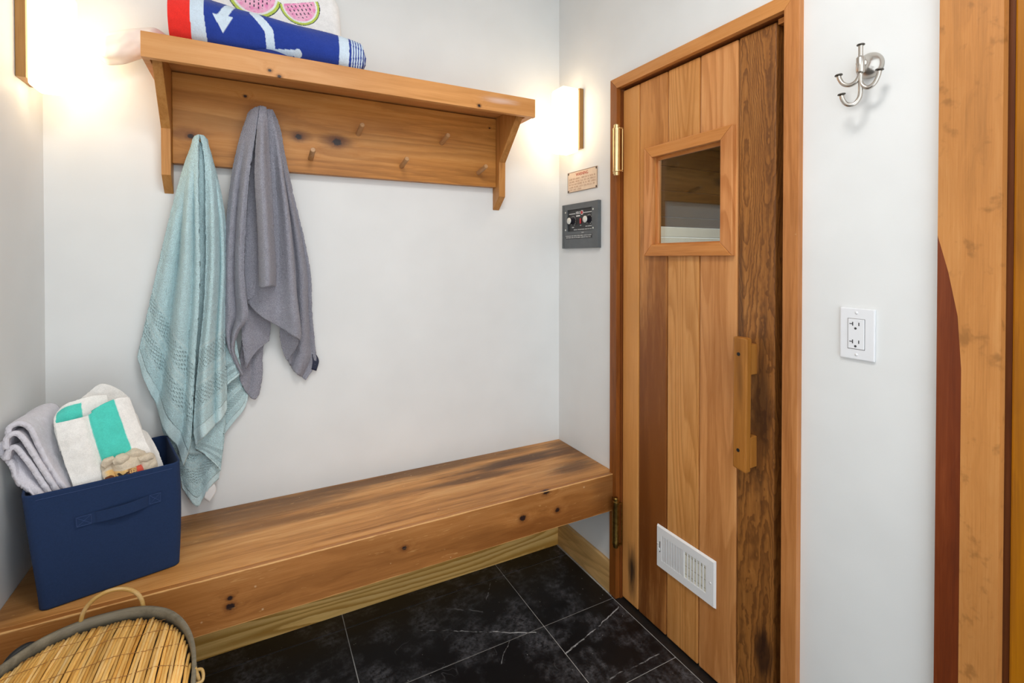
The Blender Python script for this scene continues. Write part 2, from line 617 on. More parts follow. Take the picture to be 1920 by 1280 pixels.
M_BENCH_FRONT = wood('bench_front_wood', rgb(126, 80, 42), rgb(174, 120, 74), rgb(200, 148, 98), 0, 0.42, cath=(10, 5.0, 0.25, 0.02), rings=0.5, patch=0.6, flecks=0.6, scratches=0.35, edges=[((-1.72, -0.392, 0.463), (0, -0.392, 0.463), 0.0035, rgb(232, 186, 130), 0.9), ((-1.72, -0.392, 0.3246), (0, -0.392, 0.3246), 0.003, rgb(226, 176, 118), 0.8)],
    knots=[(-1.262, -0.392, 0.400, 0.0055), (-1.261, -0.392, 0.378, 0.009), (-0.809, -0.392, 0.403, 0.0065), (-0.403, -0.392, 0.392, 0.0105), (-0.264, -0.392, 0.386, 0.008), (-0.310, -0.392, 0.463, 0.012)],
    stains_tints=[(-0.03, -0.392, 0.40, 0.10, 0.05, 0.12, rgb(82, 52, 34), 0.5), (-0.25, -0.392, 0.34, 0.5, 0.05, 0.05, rgb(120, 72, 38), 0.5)])
M_SHELF = wood('shelf_wood', rgb(184, 126, 72), rgb(214, 158, 104), rgb(228, 176, 124), 0, 0.42, rings=0.45, patch=0.5, fiber=0.6,
    cath=(9, 5.0, 0.25, 0.01), knots=[(-1.160, -0.25, 1.812, 0.0042), (-1.135, -0.25, 1.799, 0.0045), (-0.50, -0.25, 1.806, 0.005)], stains_tints=[(-0.42, -0.25, 1.835, 0.09, 0.02, 0.014, rgb(226, 196, 180), 0.8)])
M_BOARD = wood('pegboard_wood', rgb(140, 92, 48), rgb(190, 134, 78), rgb(208, 156, 98), 0, 0.42, rings=0.6, patch=0.5, cath=(14, 6.0, 0.35, 0.015),
    knots=[(-1.068, -0.033, 1.679, 0.0095), (-0.945, -0.033, 1.675, 0.013), (-1.225, -0.033, 1.791, 0.0045), (-1.373, -0.033, 1.6456, 0.0075), (-0.3577, -0.033, 1.796, 0.003)],
    stains_tints=[(-0.945, -0.033, 1.68, 0.07, 0.03, 0.03, rgb(104, 66, 36), 0.8), (-1.065, -0.033, 1.68, 0.05, 0.03, 0.025, rgb(110, 70, 38), 0.7), (-1.39, -0.033, 1.65, 0.07, 0.03, 0.03, rgb(120, 78, 44), 0.7)])
M_BRACKET = wood('bracket_wood', rgb(138, 92, 52), rgb(188, 136, 84), rgb(210, 162, 108), 2, 0.42, rings=0.6, patch=0.5)
M_PEG = wood('peg_wood', rgb(140, 104, 68), rgb(184, 144, 104), rgb(212, 180, 146), 1, 0.45, rings=0.3)
M_BASE = wood('baseboard_pine', rgb(176, 128, 62), rgb(236, 196, 128), rgb(246, 214, 158), 0, 0.4, rings=0.3, patch=0.2, cath=(16, 7.0, 0.75, 0.012))
M_BASE_Y = wood('baseboard_oak', rgb(160, 122, 74), rgb(214, 174, 120), rgb(230, 196, 146), 1, 0.4, rings=0.5, cath=(22, 6.0, 0.35, 0.01))
M_CASE = wood('casing_cedar', rgb(148, 94, 56), rgb(192, 134, 88), rgb(212, 156, 110), 2, 0.4, rings=0.55, patch=0.5, flecks=0.25)
M_CASE_H = wood('casing_cedar_head', rgb(158, 102, 58), rgb(202, 144, 92), rgb(218, 164, 114), 1, 0.4, rings=0.5, patch=0.5, flecks=0.3)
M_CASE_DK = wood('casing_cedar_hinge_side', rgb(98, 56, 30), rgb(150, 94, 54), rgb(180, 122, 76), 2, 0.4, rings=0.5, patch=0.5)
M_JAMB = wood('jamb_cedar', rgb(74, 40, 22), rgb(118, 68, 38), rgb(146, 92, 56), 2, 0.5, rings=0.4)
PL = [
    wood('cedar_plank_pale', rgb(186, 128, 76), rgb(216, 158, 102), rgb(230, 176, 120), 2, 0.42, rings=0.25, patch=0.35, fiber=0.7,
         stains_tints=[(0.008, -0.468, 0.14, 0.03, 0.030, 0.12, rgb(40, 34, 30), 0.95)]),
    wood('cedar_plank_red', rgb(150, 96, 54), rgb(206, 148, 96), rgb(224, 170, 116), 2, 0.42, rings=0.45, patch=0.6,
         stains_tints=[(0.008, -0.565, 0.45, 0.05, 0.13, 0.95, rgb(124, 76, 44), 0.95), (0.008, -0.57, 0.7, 0.05, 0.16, 0.75, rgb(132, 82, 48), 0.8), (0.008, -0.53, 0.30, 0.05, 0.04, 0.6, rgb(104, 60, 34), 0.6)]),
    wood('cedar_plank_straight', rgb(170, 114, 64), rgb(212, 156, 102), rgb(226, 176, 122), 2, 0.42, rings=0.45, ringscale=44, patch=0.25, cath=(20, 7.0, 0.45, 0.004)),
    wood('cedar_plank_orange', rgb(168, 110, 66), rgb(214, 156, 106), rgb(230, 180, 130), 2, 0.42, rings=0.35, ringscale=36, patch=0.5, cath=(14, 7.0, 0.4, 0.008)),
    wood('cedar_plank_figured', rgb(88, 54, 30), rgb(160, 110, 66), rgb(192, 142, 92), 2, 0.45, rings=0.5, ringscale=46, figure=0.2, patch=0.4, cath=(32, 8.0, 0.62, 0.05),
         stains_tints=[(0.008, -0.975, 0.86, 0.05, 0.035, 0.26, rgb(52, 32, 20), 0.75), (0.008, -0.985, 0.2, 0.05, 0.035, 0.08, rgb(36, 20, 14), 0.85), (0.008, -0.915, 1.0, 0.05, 0.012, 0.5, rgb(64, 38, 22), 0.6)]),
]
M_FRAME = wood('window_frame_cedar', rgb(170, 108, 66), rgb(212, 152, 104), rgb(226, 172, 126), 2, 0.42, rings=0.4, cath=(16, 9.0, 0.5, 0.012))
M_FRAME_H = wood('window_frame_cedar_rail', rgb(160, 100, 56), rgb(204, 142, 90), rgb(218, 160, 108), 1, 0.42, rings=0.5)
M_HANDLE = wood('handle_cedar', rgb(132, 84, 42), rgb(176, 122, 70), rgb(196, 146, 92), 2, 0.4, rings=0.4,
    stains_tints=[(-0.04, -0.95, 0.93, 0.05, 0.012, 0.09, rgb(100, 66, 36), 0.5)])
M_BURL = wood('entry_casing_wood', rgb(148, 104, 64), rgb(192, 136, 86), rgb(210, 158, 106), 2, 0.4, rings=0.3, patch=0.5, figure=0.5, mottle=0.7)
M_BURL_RED = wood('entry_casing_red_strip', rgb(72, 34, 20), rgb(112, 58, 36), rgb(136, 78, 52), 2, 0.4, rings=0.5)
M_ENTRY = wood('entry_door_wood', rgb(118, 72, 24), rgb(166, 110, 44), rgb(188, 134, 66), 2, 0.4, rings=0.35)
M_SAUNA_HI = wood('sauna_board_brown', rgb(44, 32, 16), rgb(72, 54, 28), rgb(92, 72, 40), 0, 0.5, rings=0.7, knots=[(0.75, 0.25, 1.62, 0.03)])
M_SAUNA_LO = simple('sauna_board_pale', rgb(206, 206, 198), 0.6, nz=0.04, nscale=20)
M_BRASS = simple('brass', rgb(224, 202, 152), 0.36, 1.0, nz=0.06, nscale=60)
M_BRASS_DK = simple('aged_brass', rgb(140, 112, 58), 0.36, 1.0, nz=0.3, nscale=90)
M_WHITE_METAL = simple('white_enamel', rgb(236, 236, 236), 0.35)
M_VENT_BACK = simple('vent_damper', rgb(222, 217, 200), 0.5, nz=0.12, nscale=60)
M_VENT_RIB = simple('vent_rib', rgb(150, 142, 124), 0.6)
M_DARK = simple('dark_gap', rgb(18, 16, 15), 0.7)
M_NICKEL = simple('brushed_nickel', rgb(196, 190, 182), 0.26, 1.0)
M_NICKEL_DK = simple('dark_nickel', rgb(96, 92, 86), 0.35, 1.0)
M_PLATE = simple('outlet_plastic', rgb(232, 233, 236), 0.35)
M_SLOT = simple('outlet_slot', rgb(52, 52, 54), 0.6)
M_PANEL = simple('grey_panel_metal', rgb(92, 96, 98), 0.45, nz=0.08, nscale=40)
M_PANEL_IN = simple('dark_control_face', rgb(44, 44, 45), 0.45)
M_PRINT_W = simple('white_print', rgb(232, 232, 230), 0.5)
M_KNOB = simple('knob_black', rgb(28, 26, 36), 0.4)
M_KNOB_CAP = simple('knob_cap', rgb(226, 226, 218), 0.35, 0.3)
M_RED = simple('red_plastic', rgb(196, 40, 44), 0.35)
M_SIGN = simple('sign_plate_beige', rgb(228, 204, 178), 0.4, nz=0.05, nscale=30)
M_SIGN_EDGE = simple('sign_brown', rgb(120, 92, 70), 0.5)
M_SIGN_RED = simple('sign_red_print', rgb(186, 84, 66), 0.5)
M_SIGN_TXT = simple('sign_small_print', rgb(190, 152, 124), 0.5)
M_SCREW = simple('screw_head', rgb(92, 84, 76), 0.4, 0.8)
M_PANE = None
def mat_glass():
    k = NT('window_glass')
    t = k.t
    out = t.nodes['Material Output']
    tr = k.n('ShaderNodeBsdfTransparent')
    tr.inputs[0].default_value = (0.86, 0.88, 0.86, 1)
    gl = k.n('ShaderNodeBsdfGlossy')
    gl.inputs['Roughness'].default_value = 0.02
    mx = k.n('ShaderNodeMixShader')
    mx.inputs[0].default_value = 0.09
    t.links.new(tr.outputs[0], mx.inputs[1])
    t.links.new(gl.outputs[0], mx.inputs[2])
    t.links.new(mx.outputs[0], out.inputs[0])
    return k.m
M_PANE = mat_glass()
def mat_lamp():
    k = NT('lit_lamp_glass')
    k.col((0.9, 0.9, 0.88, 1))
    k.bsdf.inputs['Emission Color'].default_value = (1.0, 0.75, 0.45, 1)
    k.bsdf.inputs['Emission Strength'].default_value = 5.2
    k.rough(0.2)
    return k.m
M_LAMP = mat_lamp()
M_LAMP_WOOD = wood('sconce_wood', rgb(120, 86, 48), rgb(158, 120, 74), rgb(178, 142, 94), 2, 0.35, rings=0.5)
M_TEAL = cloth('pale_teal_terry', rgb(190, 218, 222), dots=True)
M_GREY = cloth('grey_terry', rgb(152, 152, 163), var=0.28)
M_LABEL = simple('white_label', rgb(226, 224, 222), 0.6)
M_NAVY_LABEL = simple('navy_label', rgb(20, 28, 56), 0.6)
M_NAVY = cloth('navy_bin_fabric', rgb(35, 52, 85), scale=1300, strength=0.25, dist=0.0008, sheen=0.03, var=0.12)
M_LAV = cloth('lavender_grey_terry', rgb(214, 211, 219), var=0.06, strength=0.5)
M_PRINTED = cloth('printed_terry', None, strength=0.35, dist=0.002, var=0.07)
M_BAG = simple('white_cotton', rgb(238, 232, 224), 0.8)
M_REED = wood('reed', rgb(204, 150, 80), rgb(238, 194, 122), rgb(250, 220, 166), 1, 0.45, rings=0.8, patch=0.7, vary=0.35)
M_WICKER = wood('basket_side_reed', rgb(110, 84, 50), rgb(150, 118, 76), rgb(176, 144, 100), 2, 0.5, rings=0.7)
M_RIM = wood('weathered_rim', rgb(78, 72, 60), rgb(118, 110, 92), rgb(150, 142, 122), 0, 0.5, rings=0.5, sat=1.0)
M_CANE = wood('cane', rgb(150, 114, 60), rgb(192, 158, 100), rgb(214, 190, 150), 0, 0.35, rings=0.5)
M_STITCH = simple('brown_cord', rgb(150, 104, 54), 0.7)
M_BLACK = simple('black_leather', rgb(14, 13, 14), 0.6)

VEINS = [((-0.6078, -0.2743, 0.0), (-0.4803, -0.3443, 0.0), 0.0022, 0.5), ((-0.7021, -0.2164, 0.0), (-0.5757, -0.2913, 0.0), 0.002, 0.35), ((-0.4883, -0.3401, 0.0), (-0.3624, -0.4119, 0.0), 0.0032, 1.0), ((-0.032, -0.4453, 0.0), (-0.208, -0.504, 0.0), 0.003, 0.95), ((-0.208, -0.504, 0.0), (-0.3224, -0.5295, 0.0), 0.0032, 1.0), ((-0.392, -0.1059, 0.0), (-0.4446, -0.1898, 0.0), 0.002, 0.6), ((-0.5889, -0.1607, 0.0), (-0.4808, -0.2359, 0.0), 0.004, 0.3), ((-0.4595, -0.4025, 0.0), (-0.5261, -0.4688, 0.0), 0.0018, 0.5), ((-0.2553, -0.6734, 0.0), (-0.0582, -0.6713, 0.0), 0.003, 0.5)]
TOWEL = {
    'T1': {'L': [(-1.3654, -0.07, 1.6047), (-1.38, -0.075, 1.5639), (-1.399, -0.075, 1.4907), (-1.4278, -0.06, 1.3716), (-1.4547, -0.05, 1.2444), (-1.4785, -0.042, 1.1256), (-1.4995, -0.035, 1.023), (-1.5083, -0.03, 0.9785)], 'R': [(-1.344, -0.114, 1.6359), (-1.3464, -0.122, 1.5587), (-1.346, -0.12, 1.4021), (-1.3446, -0.115, 1.2446), (-1.3484, -0.11, 1.1176), (-1.3579, -0.1, 0.9897), (-1.3663, -0.09, 0.8445), (-1.3747, -0.08, 0.7143), (-1.3935, -0.07, 0.6465)], 'B': [(-1.4866, -0.04, 0.8989), (-1.4636, -0.05, 0.8235), (-1.4294, -0.055, 0.7397), (-1.4051, -0.06, 0.6871)], 'T': [(-1.3604, -0.095, 1.6224), (-1.3538, -0.108, 1.6314)]},
    'T2': {'L': [(-1.344, -0.113, 1.6362), (-1.3329, -0.106, 1.5628), (-1.3298, -0.104, 1.404), (-1.3309, -0.1, 1.2442), (-1.3374, -0.095, 1.1157), (-1.3493, -0.09, 0.9872), (-1.3599, -0.085, 0.8585), (-1.365, -0.08, 0.761), (-1.36, -0.078, 0.7078)], 'R': [(-1.327, -0.07, 1.612), (-1.3144, -0.075, 1.57), (-1.2938, -0.075, 1.4736), (-1.2817, -0.07, 1.3758), (-1.2783, -0.065, 1.2432), (-1.2833, -0.065, 1.1103), (-1.2853, -0.065, 0.9939), (-1.2817, -0.06, 0.8924), (-1.2821, -0.06, 0.7953)], 'B': [(-1.3358, -0.088, 0.7393), (-1.3041, -0.08, 0.7644)], 'T': [(-1.335, -0.108, 1.6352), (-1.3293, -0.095, 1.6275)]},
    'T2b': {'L': [(-1.3644, -0.055, 0.7697), (-1.3644, -0.06, 0.6976), (-1.3615, -0.062, 0.6863)], 'R': [(-1.2827, -0.045, 0.8132), (-1.2902, -0.05, 0.723), (-1.2946, -0.055, 0.6582), (-1.299, -0.058, 0.6065)], 'B': [(-1.3381, -0.062, 0.6638), (-1.3144, -0.06, 0.6337)]},
    'T3': {'L': [(-1.4152, -0.02, 1.1453), (-1.4502, -0.018, 0.9514), (-1.4565, -0.018, 0.7894), (-1.4287, -0.02, 0.6708), (-1.4071, -0.022, 0.5981), (-1.4002, -0.024, 0.5593)], 'R': [(-1.2878, -0.025, 1.1408), (-1.2829, -0.03, 0.903), (-1.2864, -0.035, 0.7346), (-1.2957, -0.035, 0.6343), (-1.3047, -0.035, 0.5751)], 'B': [(-1.3824, -0.024, 0.5271), (-1.3614, -0.026, 0.498), (-1.3411, -0.03, 0.532), (-1.3249, -0.035, 0.5591)]},
    'T4': {'L': [(-1.2901, -0.03, 1.209), (-1.2892, -0.02, 0.9016), (-1.2888, -0.018, 0.7075)], 'R': [(-1.2699, -0.03, 1.1405), (-1.2488, -0.02, 0.949), (-1.2221, -0.015, 0.8197)], 'B': [(-1.2603, -0.018, 0.746), (-1.233, -0.016, 0.7813)]},
    'T5': {'L': [(-1.2855, -0.05, 1.0755), (-1.2818, -0.05, 0.9407), (-1.2793, -0.05, 0.8714)], 'R': [(-1.2637, -0.05, 1.0742), (-1.2495, -0.05, 0.9715), (-1.2395, -0.045, 0.9065)], 'B': [(-1.2587, -0.05, 0.8892)]},
    'T0': {'L': [(-1.3567, -0.09, 1.6302), (-1.3631, -0.085, 1.5318), (-1.3678, -0.075, 1.3245), (-1.3705, -0.06, 1.0816), (-1.3843, -0.045, 0.819), (-1.3938, -0.04, 0.6714)], 'R': [(-1.327, -0.088, 1.6309), (-1.3145, -0.075, 1.5374), (-1.3106, -0.065, 1.3258), (-1.3153, -0.055, 1.0778), (-1.3315, -0.045, 0.8116), (-1.3495, -0.04, 0.6631)], 'T': [(-1.3424, -0.1, 1.6361)]},
    'LA': {'L': [(-1.7029, -0.305, 0.8659), (-1.701, -0.305, 0.8827), (-1.6838, -0.305, 0.8898), (-1.6656, -0.305, 0.8745), (-1.6487, -0.31, 0.8296), (-1.6289, -0.315, 0.7801), (-1.5999, -0.322, 0.7239)], 'R': [(-1.7103, -0.17, 0.8509), (-1.7035, -0.165, 0.8769), (-1.6804, -0.16, 0.8913), (-1.6562, -0.165, 0.8838), (-1.6348, -0.2, 0.8412), (-1.6126, -0.24, 0.7831), (-1.587, -0.28, 0.7034)]},
    'LB': {'L': [(-1.7057, -0.308, 0.8344), (-1.7047, -0.308, 0.8586), (-1.6903, -0.308, 0.8684), (-1.6768, -0.308, 0.855), (-1.6581, -0.313, 0.8175), (-1.6366, -0.318, 0.7716), (-1.6124, -0.325, 0.7204)], 'R': [(-1.7132, -0.2, 0.8142), (-1.7111, -0.2, 0.8429), (-1.6953, -0.2, 0.8536), (-1.6775, -0.2, 0.8374), (-1.6562, -0.22, 0.7908), (-1.6284, -0.25, 0.7435), (-1.601, -0.28, 0.7013)]},
    'LC': {'L': [(-1.706, -0.305, 0.8089), (-1.701, -0.306, 0.8328), (-1.6899, -0.307, 0.8361), (-1.6737, -0.31, 0.8107), (-1.6539, -0.316, 0.7756), (-1.6254, -0.326, 0.7187)], 'R': [(-1.7154, -0.2, 0.7881), (-1.7074, -0.2, 0.8131), (-1.6917, -0.2, 0.8077), (-1.6702, -0.22, 0.7802), (-1.6423, -0.25, 0.7398), (-1.6168, -0.28, 0.697)]},
    'LD': {'L': [(-1.7213, -0.285, 0.8465), (-1.7189, -0.29, 0.8207), (-1.6997, -0.3, 0.7947), (-1.6902, -0.308, 0.7602), (-1.6736, -0.318, 0.7447), (-1.6553, -0.325, 0.7226)], 'R': [(-1.7304, -0.2, 0.8408), (-1.7147, -0.22, 0.8146), (-1.6817, -0.26, 0.7775), (-1.656, -0.29, 0.7482), (-1.6252, -0.32, 0.7136)]},
    'TL': {'L': [(-1.3304, -0.038, 0.5699), (-1.3387, -0.042, 0.545), (-1.3445, -0.042, 0.5246)], 'R': [(-1.3162, -0.036, 0.5611), (-1.3118, -0.04, 0.5364), (-1.3304, -0.042, 0.5079)]},
    'G1': {'L': [(-1.2144, -0.095, 1.7234), (-1.2367, -0.085, 1.6501), (-1.2592, -0.075, 1.5421), (-1.2744, -0.07, 1.4092), (-1.2839, -0.065, 1.2765), (-1.2876, -0.06, 1.1434), (-1.2867, -0.058, 1.0597), (-1.2799, -0.055, 1.0086), (-1.2671, -0.052, 0.9666), (-1.241, -0.045, 0.9032)], 'R': [(-1.185, -0.122, 1.7402), (-1.1987, -0.128, 1.6369), (-1.2137, -0.125, 1.5217), (-1.2245, -0.118, 1.3747), (-1.2295, -0.112, 1.2436), (-1.2256, -0.108, 1.161), (-1.2193, -0.1, 1.0872), (-1.2469, -0.08, 1.0415), (-1.2599, -0.068, 0.9956), (-1.2552, -0.06, 0.9568), (-1.2364, -0.05, 0.9004)], 'T': [(-1.2011, -0.11, 1.7345)]},
    'G2': {'L': [(-1.2011, -0.1, 1.7272), (-1.2254, -0.085, 1.5766), (-1.241, -0.078, 1.3766), (-1.2477, -0.074, 1.2097), (-1.232, -0.072, 1.1303)], 'R': [(-1.1656, -0.108, 1.7335), (-1.1675, -0.095, 1.5803), (-1.1622, -0.09, 1.3785), (-1.158, -0.085, 1.2426), (-1.1614, -0.085, 1.1779)], 'B': [(-1.2052, -0.078, 1.1466), (-1.1856, -0.082, 1.1631)]},
    'G3': {'L': [(-1.1851, -0.124, 1.7412), (-1.1944, -0.132, 1.6202), (-1.1978, -0.136, 1.5213), (-1.1925, -0.134, 1.4075), (-1.1886, -0.13, 1.293), (-1.1875, -0.125, 1.1823)], 'R': [(-1.1673, -0.118, 1.7422), (-1.1618, -0.12, 1.6262), (-1.1549, -0.12, 1.4937), (-1.1494, -0.118, 1.3604), (-1.1437, -0.115, 1.243), (-1.1438, -0.11, 1.1821)], 'B': [(-1.1804, -0.14, 1.1796), (-1.1643, -0.145, 1.1861)]},
    'G4': {'L': [(-1.1746, -0.11, 1.7383), (-1.1689, -0.09, 1.581), (-1.1817, -0.08, 1.3785), (-1.2049, -0.075, 1.209), (-1.2217, -0.07, 1.1297)], 'R': [(-1.1535, -0.108, 1.7385), (-1.1327, -0.108, 1.6403), (-1.1193, -0.108, 1.5316), (-1.1041, -0.105, 1.4137), (-1.0918, -0.1, 1.2768), (-1.0811, -0.098, 1.1382), (-1.0697, -0.09, 1.0358), (-1.0711, -0.085, 1.0001)], 'B': [(-1.1905, -0.085, 1.0941), (-1.1529, -0.092, 1.0639), (-1.1066, -0.095, 1.032), (-1.0812, -0.092, 1.0124)]},
    'G4b': {'L': [(-1.126, -0.045, 1.0832), (-1.1279, -0.045, 1.0215), (-1.1199, -0.04, 0.9671), (-1.1068, -0.035, 0.933)], 'R': [(-1.0751, -0.06, 1.1352), (-1.0702, -0.075, 1.0303), (-1.0774, -0.06, 0.9756), (-1.1053, -0.036, 0.9312)]},
    'G5': {'L': [(-1.1578, -0.1, 1.7417), (-1.1224, -0.075, 1.5363), (-1.1034, -0.06, 1.3296), (-1.0956, -0.05, 1.1353), (-1.1098, -0.035, 1.01), (-1.1064, -0.028, 0.9334)], 'R': [(-1.1487, -0.098, 1.7419), (-1.1282, -0.08, 1.693), (-1.1136, -0.062, 1.6173), (-1.0844, -0.048, 1.4723), (-1.0512, -0.038, 1.3313), (-1.0308, -0.03, 1.2043), (-1.0273, -0.025, 1.0941), (-1.0186, -0.02, 0.9826), (-1.0153, -0.018, 0.9081), (-1.0479, -0.018, 0.8527)], 'B': [(-1.09, -0.025, 0.8988), (-1.0698, -0.02, 0.8739)]},
    'G6a': {'L': [(-1.2232, -0.065, 1.1413), (-1.237, -0.06, 1.0483), (-1.2344, -0.058, 0.9885), (-1.2258, -0.055, 0.919)], 'R': [(-1.1574, -0.045, 1.1373), (-1.1561, -0.042, 1.0529), (-1.161, -0.04, 1.0004)], 'B': [(-1.2136, -0.056, 0.9505), (-1.1892, -0.05, 0.9782)]},
    'G6b': {'L': [(-1.2346, -0.03, 1.0357), (-1.2456, -0.03, 0.9333), (-1.2444, -0.03, 0.8764)], 'R': [(-1.1665, -0.02, 1.0651), (-1.1796, -0.018, 0.951), (-1.1798, -0.018, 0.8892), (-1.1895, -0.02, 0.8273)], 'B': [(-1.225, -0.028, 0.832), (-1.2036, -0.025, 0.8093)]},
    'GL': {'L': [(-1.0272, -0.018, 0.9388), (-1.0257, -0.02, 0.9132), (-1.0293, -0.02, 0.8878)], 'R': [(-1.0149, -0.016, 0.9392), (-1.0051, -0.02, 0.9149), (-1.0138, -0.02, 0.8806)]},
    'S1': {'L': [(-1.6246, -0.29, 0.876), (-1.6153, -0.297, 0.8294), (-1.6015, -0.303, 0.7714), (-1.5841, -0.308, 0.7055)], 'R': [(-1.4957, -0.235, 0.905), (-1.4768, -0.243, 0.8429), (-1.4549, -0.248, 0.7776), (-1.4229, -0.25, 0.7014)], 'B': [(-1.5073, -0.285, 0.7053)], 'T': [(-1.5888, -0.292, 0.8813), (-1.5623, -0.285, 0.8871), (-1.5533, -0.27, 0.8975), (-1.5268, -0.255, 0.9087), (-1.5053, -0.243, 0.911)]},
    'S2': {'L': [(-1.63, -0.24, 0.8897), (-1.6334, -0.265, 0.8647), (-1.6213, -0.275, 0.8036)], 'R': [(-1.5437, -0.215, 0.9119), (-1.5355, -0.24, 0.8718), (-1.5316, -0.25, 0.8262)], 'T': [(-1.6191, -0.235, 0.9041), (-1.5988, -0.23, 0.9107), (-1.5728, -0.22, 0.9142)]},
    'S3': {'L': [(-1.6345, -0.2, 0.8847), (-1.6165, -0.215, 0.8266)], 'R': [(-1.4879, -0.165, 0.8142), (-1.463, -0.175, 0.7322)], 'T': [(-1.6033, -0.19, 0.9051), (-1.5818, -0.18, 0.925), (-1.5623, -0.178, 0.9377), (-1.539, -0.172, 0.9264), (-1.5148, -0.168, 0.9022), (-1.4991, -0.166, 0.8616)]},
    'S4': {'L': [(-1.4845, -0.225, 0.8246), (-1.4728, -0.23, 0.7535), (-1.4633, -0.235, 0.6755)], 'R': [(-1.4674, -0.19, 0.7937), (-1.4425, -0.2, 0.7445), (-1.4194, -0.215, 0.6827)]},
    'B1': {'L': [(-1.539, -0.297, 0.7632), (-1.5347, -0.303, 0.7422), (-1.5244, -0.309, 0.7057)], 'R': [(-1.4404, -0.262, 0.7574), (-1.4336, -0.27, 0.7422), (-1.4239, -0.276, 0.7075)], 'B': [(-1.4806, -0.296, 0.7014)], 'T': [(-1.529, -0.29, 0.7746), (-1.5038, -0.29, 0.7644), (-1.4737, -0.277, 0.7689)]},
    'R1': ((-1.5338, -0.302, 0.7575), (-1.5144, -0.295, 0.7736), 0.011),
    'R2': ((-1.5153, -0.296, 0.7635), (-1.4867, -0.29, 0.7625), 0.013),
    'R3': ((-1.4944, -0.283, 0.7668), (-1.4572, -0.27, 0.7661), 0.012),
    'R4': ((-1.4659, -0.285, 0.7553), (-1.437, -0.27, 0.7512), 0.012),
}
BEIGE_MAT = cloth('beige_cotton', rgb(208, 194, 172), scale=900, strength=0.3)


# ================================================================== THE ROOM
XL = -1.724           # left wall
HC = 2.46             # ceiling height
YF = -2.30            # room runs on behind the camera
YE0, YE1 = -1.372, -1.465   # entry casing on the right wall
def struct(name, bm, mat, label=None):
    o = add(name, bm, mat)
    return setp(o, label, None, None, 'structure')

struct('wall_back', box_bm((XL - 0.1, 0, -0.05), (0.0, 0.1, HC)), M_WALL, 'white painted back wall behind bench and coat shelf')
struct('wall_left', box_bm((XL - 0.1, YF, -0.05), (XL, 0.0, HC)), M_WALL, 'white painted side wall at the left edge')
bm = box_bm((0, -0.395, -0.05), (0.1, 0.1, HC))
box_bm((0, -1.07, 1.912), (0.1, -0.395, HC), bm=bm)
box_bm((0, YE1 + 0.01, -0.05), (0.1, -1.07, HC), bm=bm)
box_bm((0, YF, 2.1), (0.1, YE1 + 0.01, HC), bm=bm)
struct('wall_right', bm, M_WALL, 'white painted wall around the sauna door')
struct('ceiling', box_bm((XL - 0.1, YF, HC), (0.1, 0.1, HC + 0.08)), M_WALL, 'white ceiling above the frame')

# floor: each tile its own piece, grout between
floor = struct('floor', box_bm((XL - 0.1, YF, -0.06), (0.1, 0.1, -0.0022)), M_GROUT, 'black stone tile floor with thin grey grout')
M_TILE = mat_tile(VEINS)
ys = [-0.004, -0.0902, -0.398, -0.706, -1.014, -1.322, -1.630, -1.938, -2.246]
xs = [-0.0205, -0.3225, -0.931, -1.5395, XL + 0.002]
g = 0.0015
for a, b in zip(ys[:-1], ys[1:]):
    for c, d in zip(xs[:-1], xs[1:]):
        add('tile', box_bm((d + g, b + g, -0.012), (c - g, a - g, 0.0), 0.0008, 1), M_TILE, floor)
add('threshold', box_bm((-0.0185, -0.385, -0.012), (0.09, -1.08, 0.0005), 0.001, 1), M_THRESH, floor)

bb = add('baseboard_back', box_bm((XL, -0.016, 0), (-0.001, -0.0005, 0.115), 0.002), M_BASE)
setp(bb, 'pale pine baseboard under the bench', None, None, 'structure')
bb = add('baseboard_right', box_bm((-0.016, -0.0165, 0), (-0.0005, -0.3725, 0.115), 0.002), M_BASE_Y)
setp(bb, 'short pale wood baseboard beside the sauna door', None, None, 'structure')

# door casing (mitred) with jamb and stop
trim = empty('trim_1', (0, -0.73, 0), 'cedar casing round the sauna door', None, None, 'structure')
c0, c1, c2, c3 = -0.3735, -0.4105, -1.0530, -1.0930
zt, zi = 1.935, 1.8965
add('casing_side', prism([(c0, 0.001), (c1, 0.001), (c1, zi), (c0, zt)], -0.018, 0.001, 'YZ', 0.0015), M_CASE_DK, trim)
add('casing_side', prism([(c2, 0.001), (c3, 0.001), (c3, zt), (c2, zi)], -0.018, 0.001, 'YZ', 0.0015), M_CASE, trim)
add('casing_head', prism([(c0 - 0.0004, zt), (c1 - 0.0004, zi), (c2 + 0.0004, zi), (c3 + 0.0004, zt)], -0.018, 0.001, 'YZ', 0.0015), M_CASE_H, trim)
add('jamb', box_bm((0.0012, -0.395, 0.0008), (0.098, -0.4135, 1.911)), M_JAMB, trim)
add('jamb', box_bm((0.0012, -1.0485, 0.0008), (0.098, -1.069, 1.911)), M_JAMB, trim)
add('jamb_head', box_bm((0.0012, -0.414, 1.895), (0.098, -1.048, 1.911)), M_JAMB, trim)
add('door_stop', box_bm((0.048, -1.0485, 0.0008), (0.075, -1.000, 1.894)), M_JAMB, trim)
add('door_stop', box_bm((0.048, -0.414, 0.0008), (0.075, -0.43, 1.894)), M_JAMB, trim)
add('door_stop', box_bm((0.010, -1.0195, 1.880), (0.075, -1.048, 1.894)), M_FRAME_H, trim)

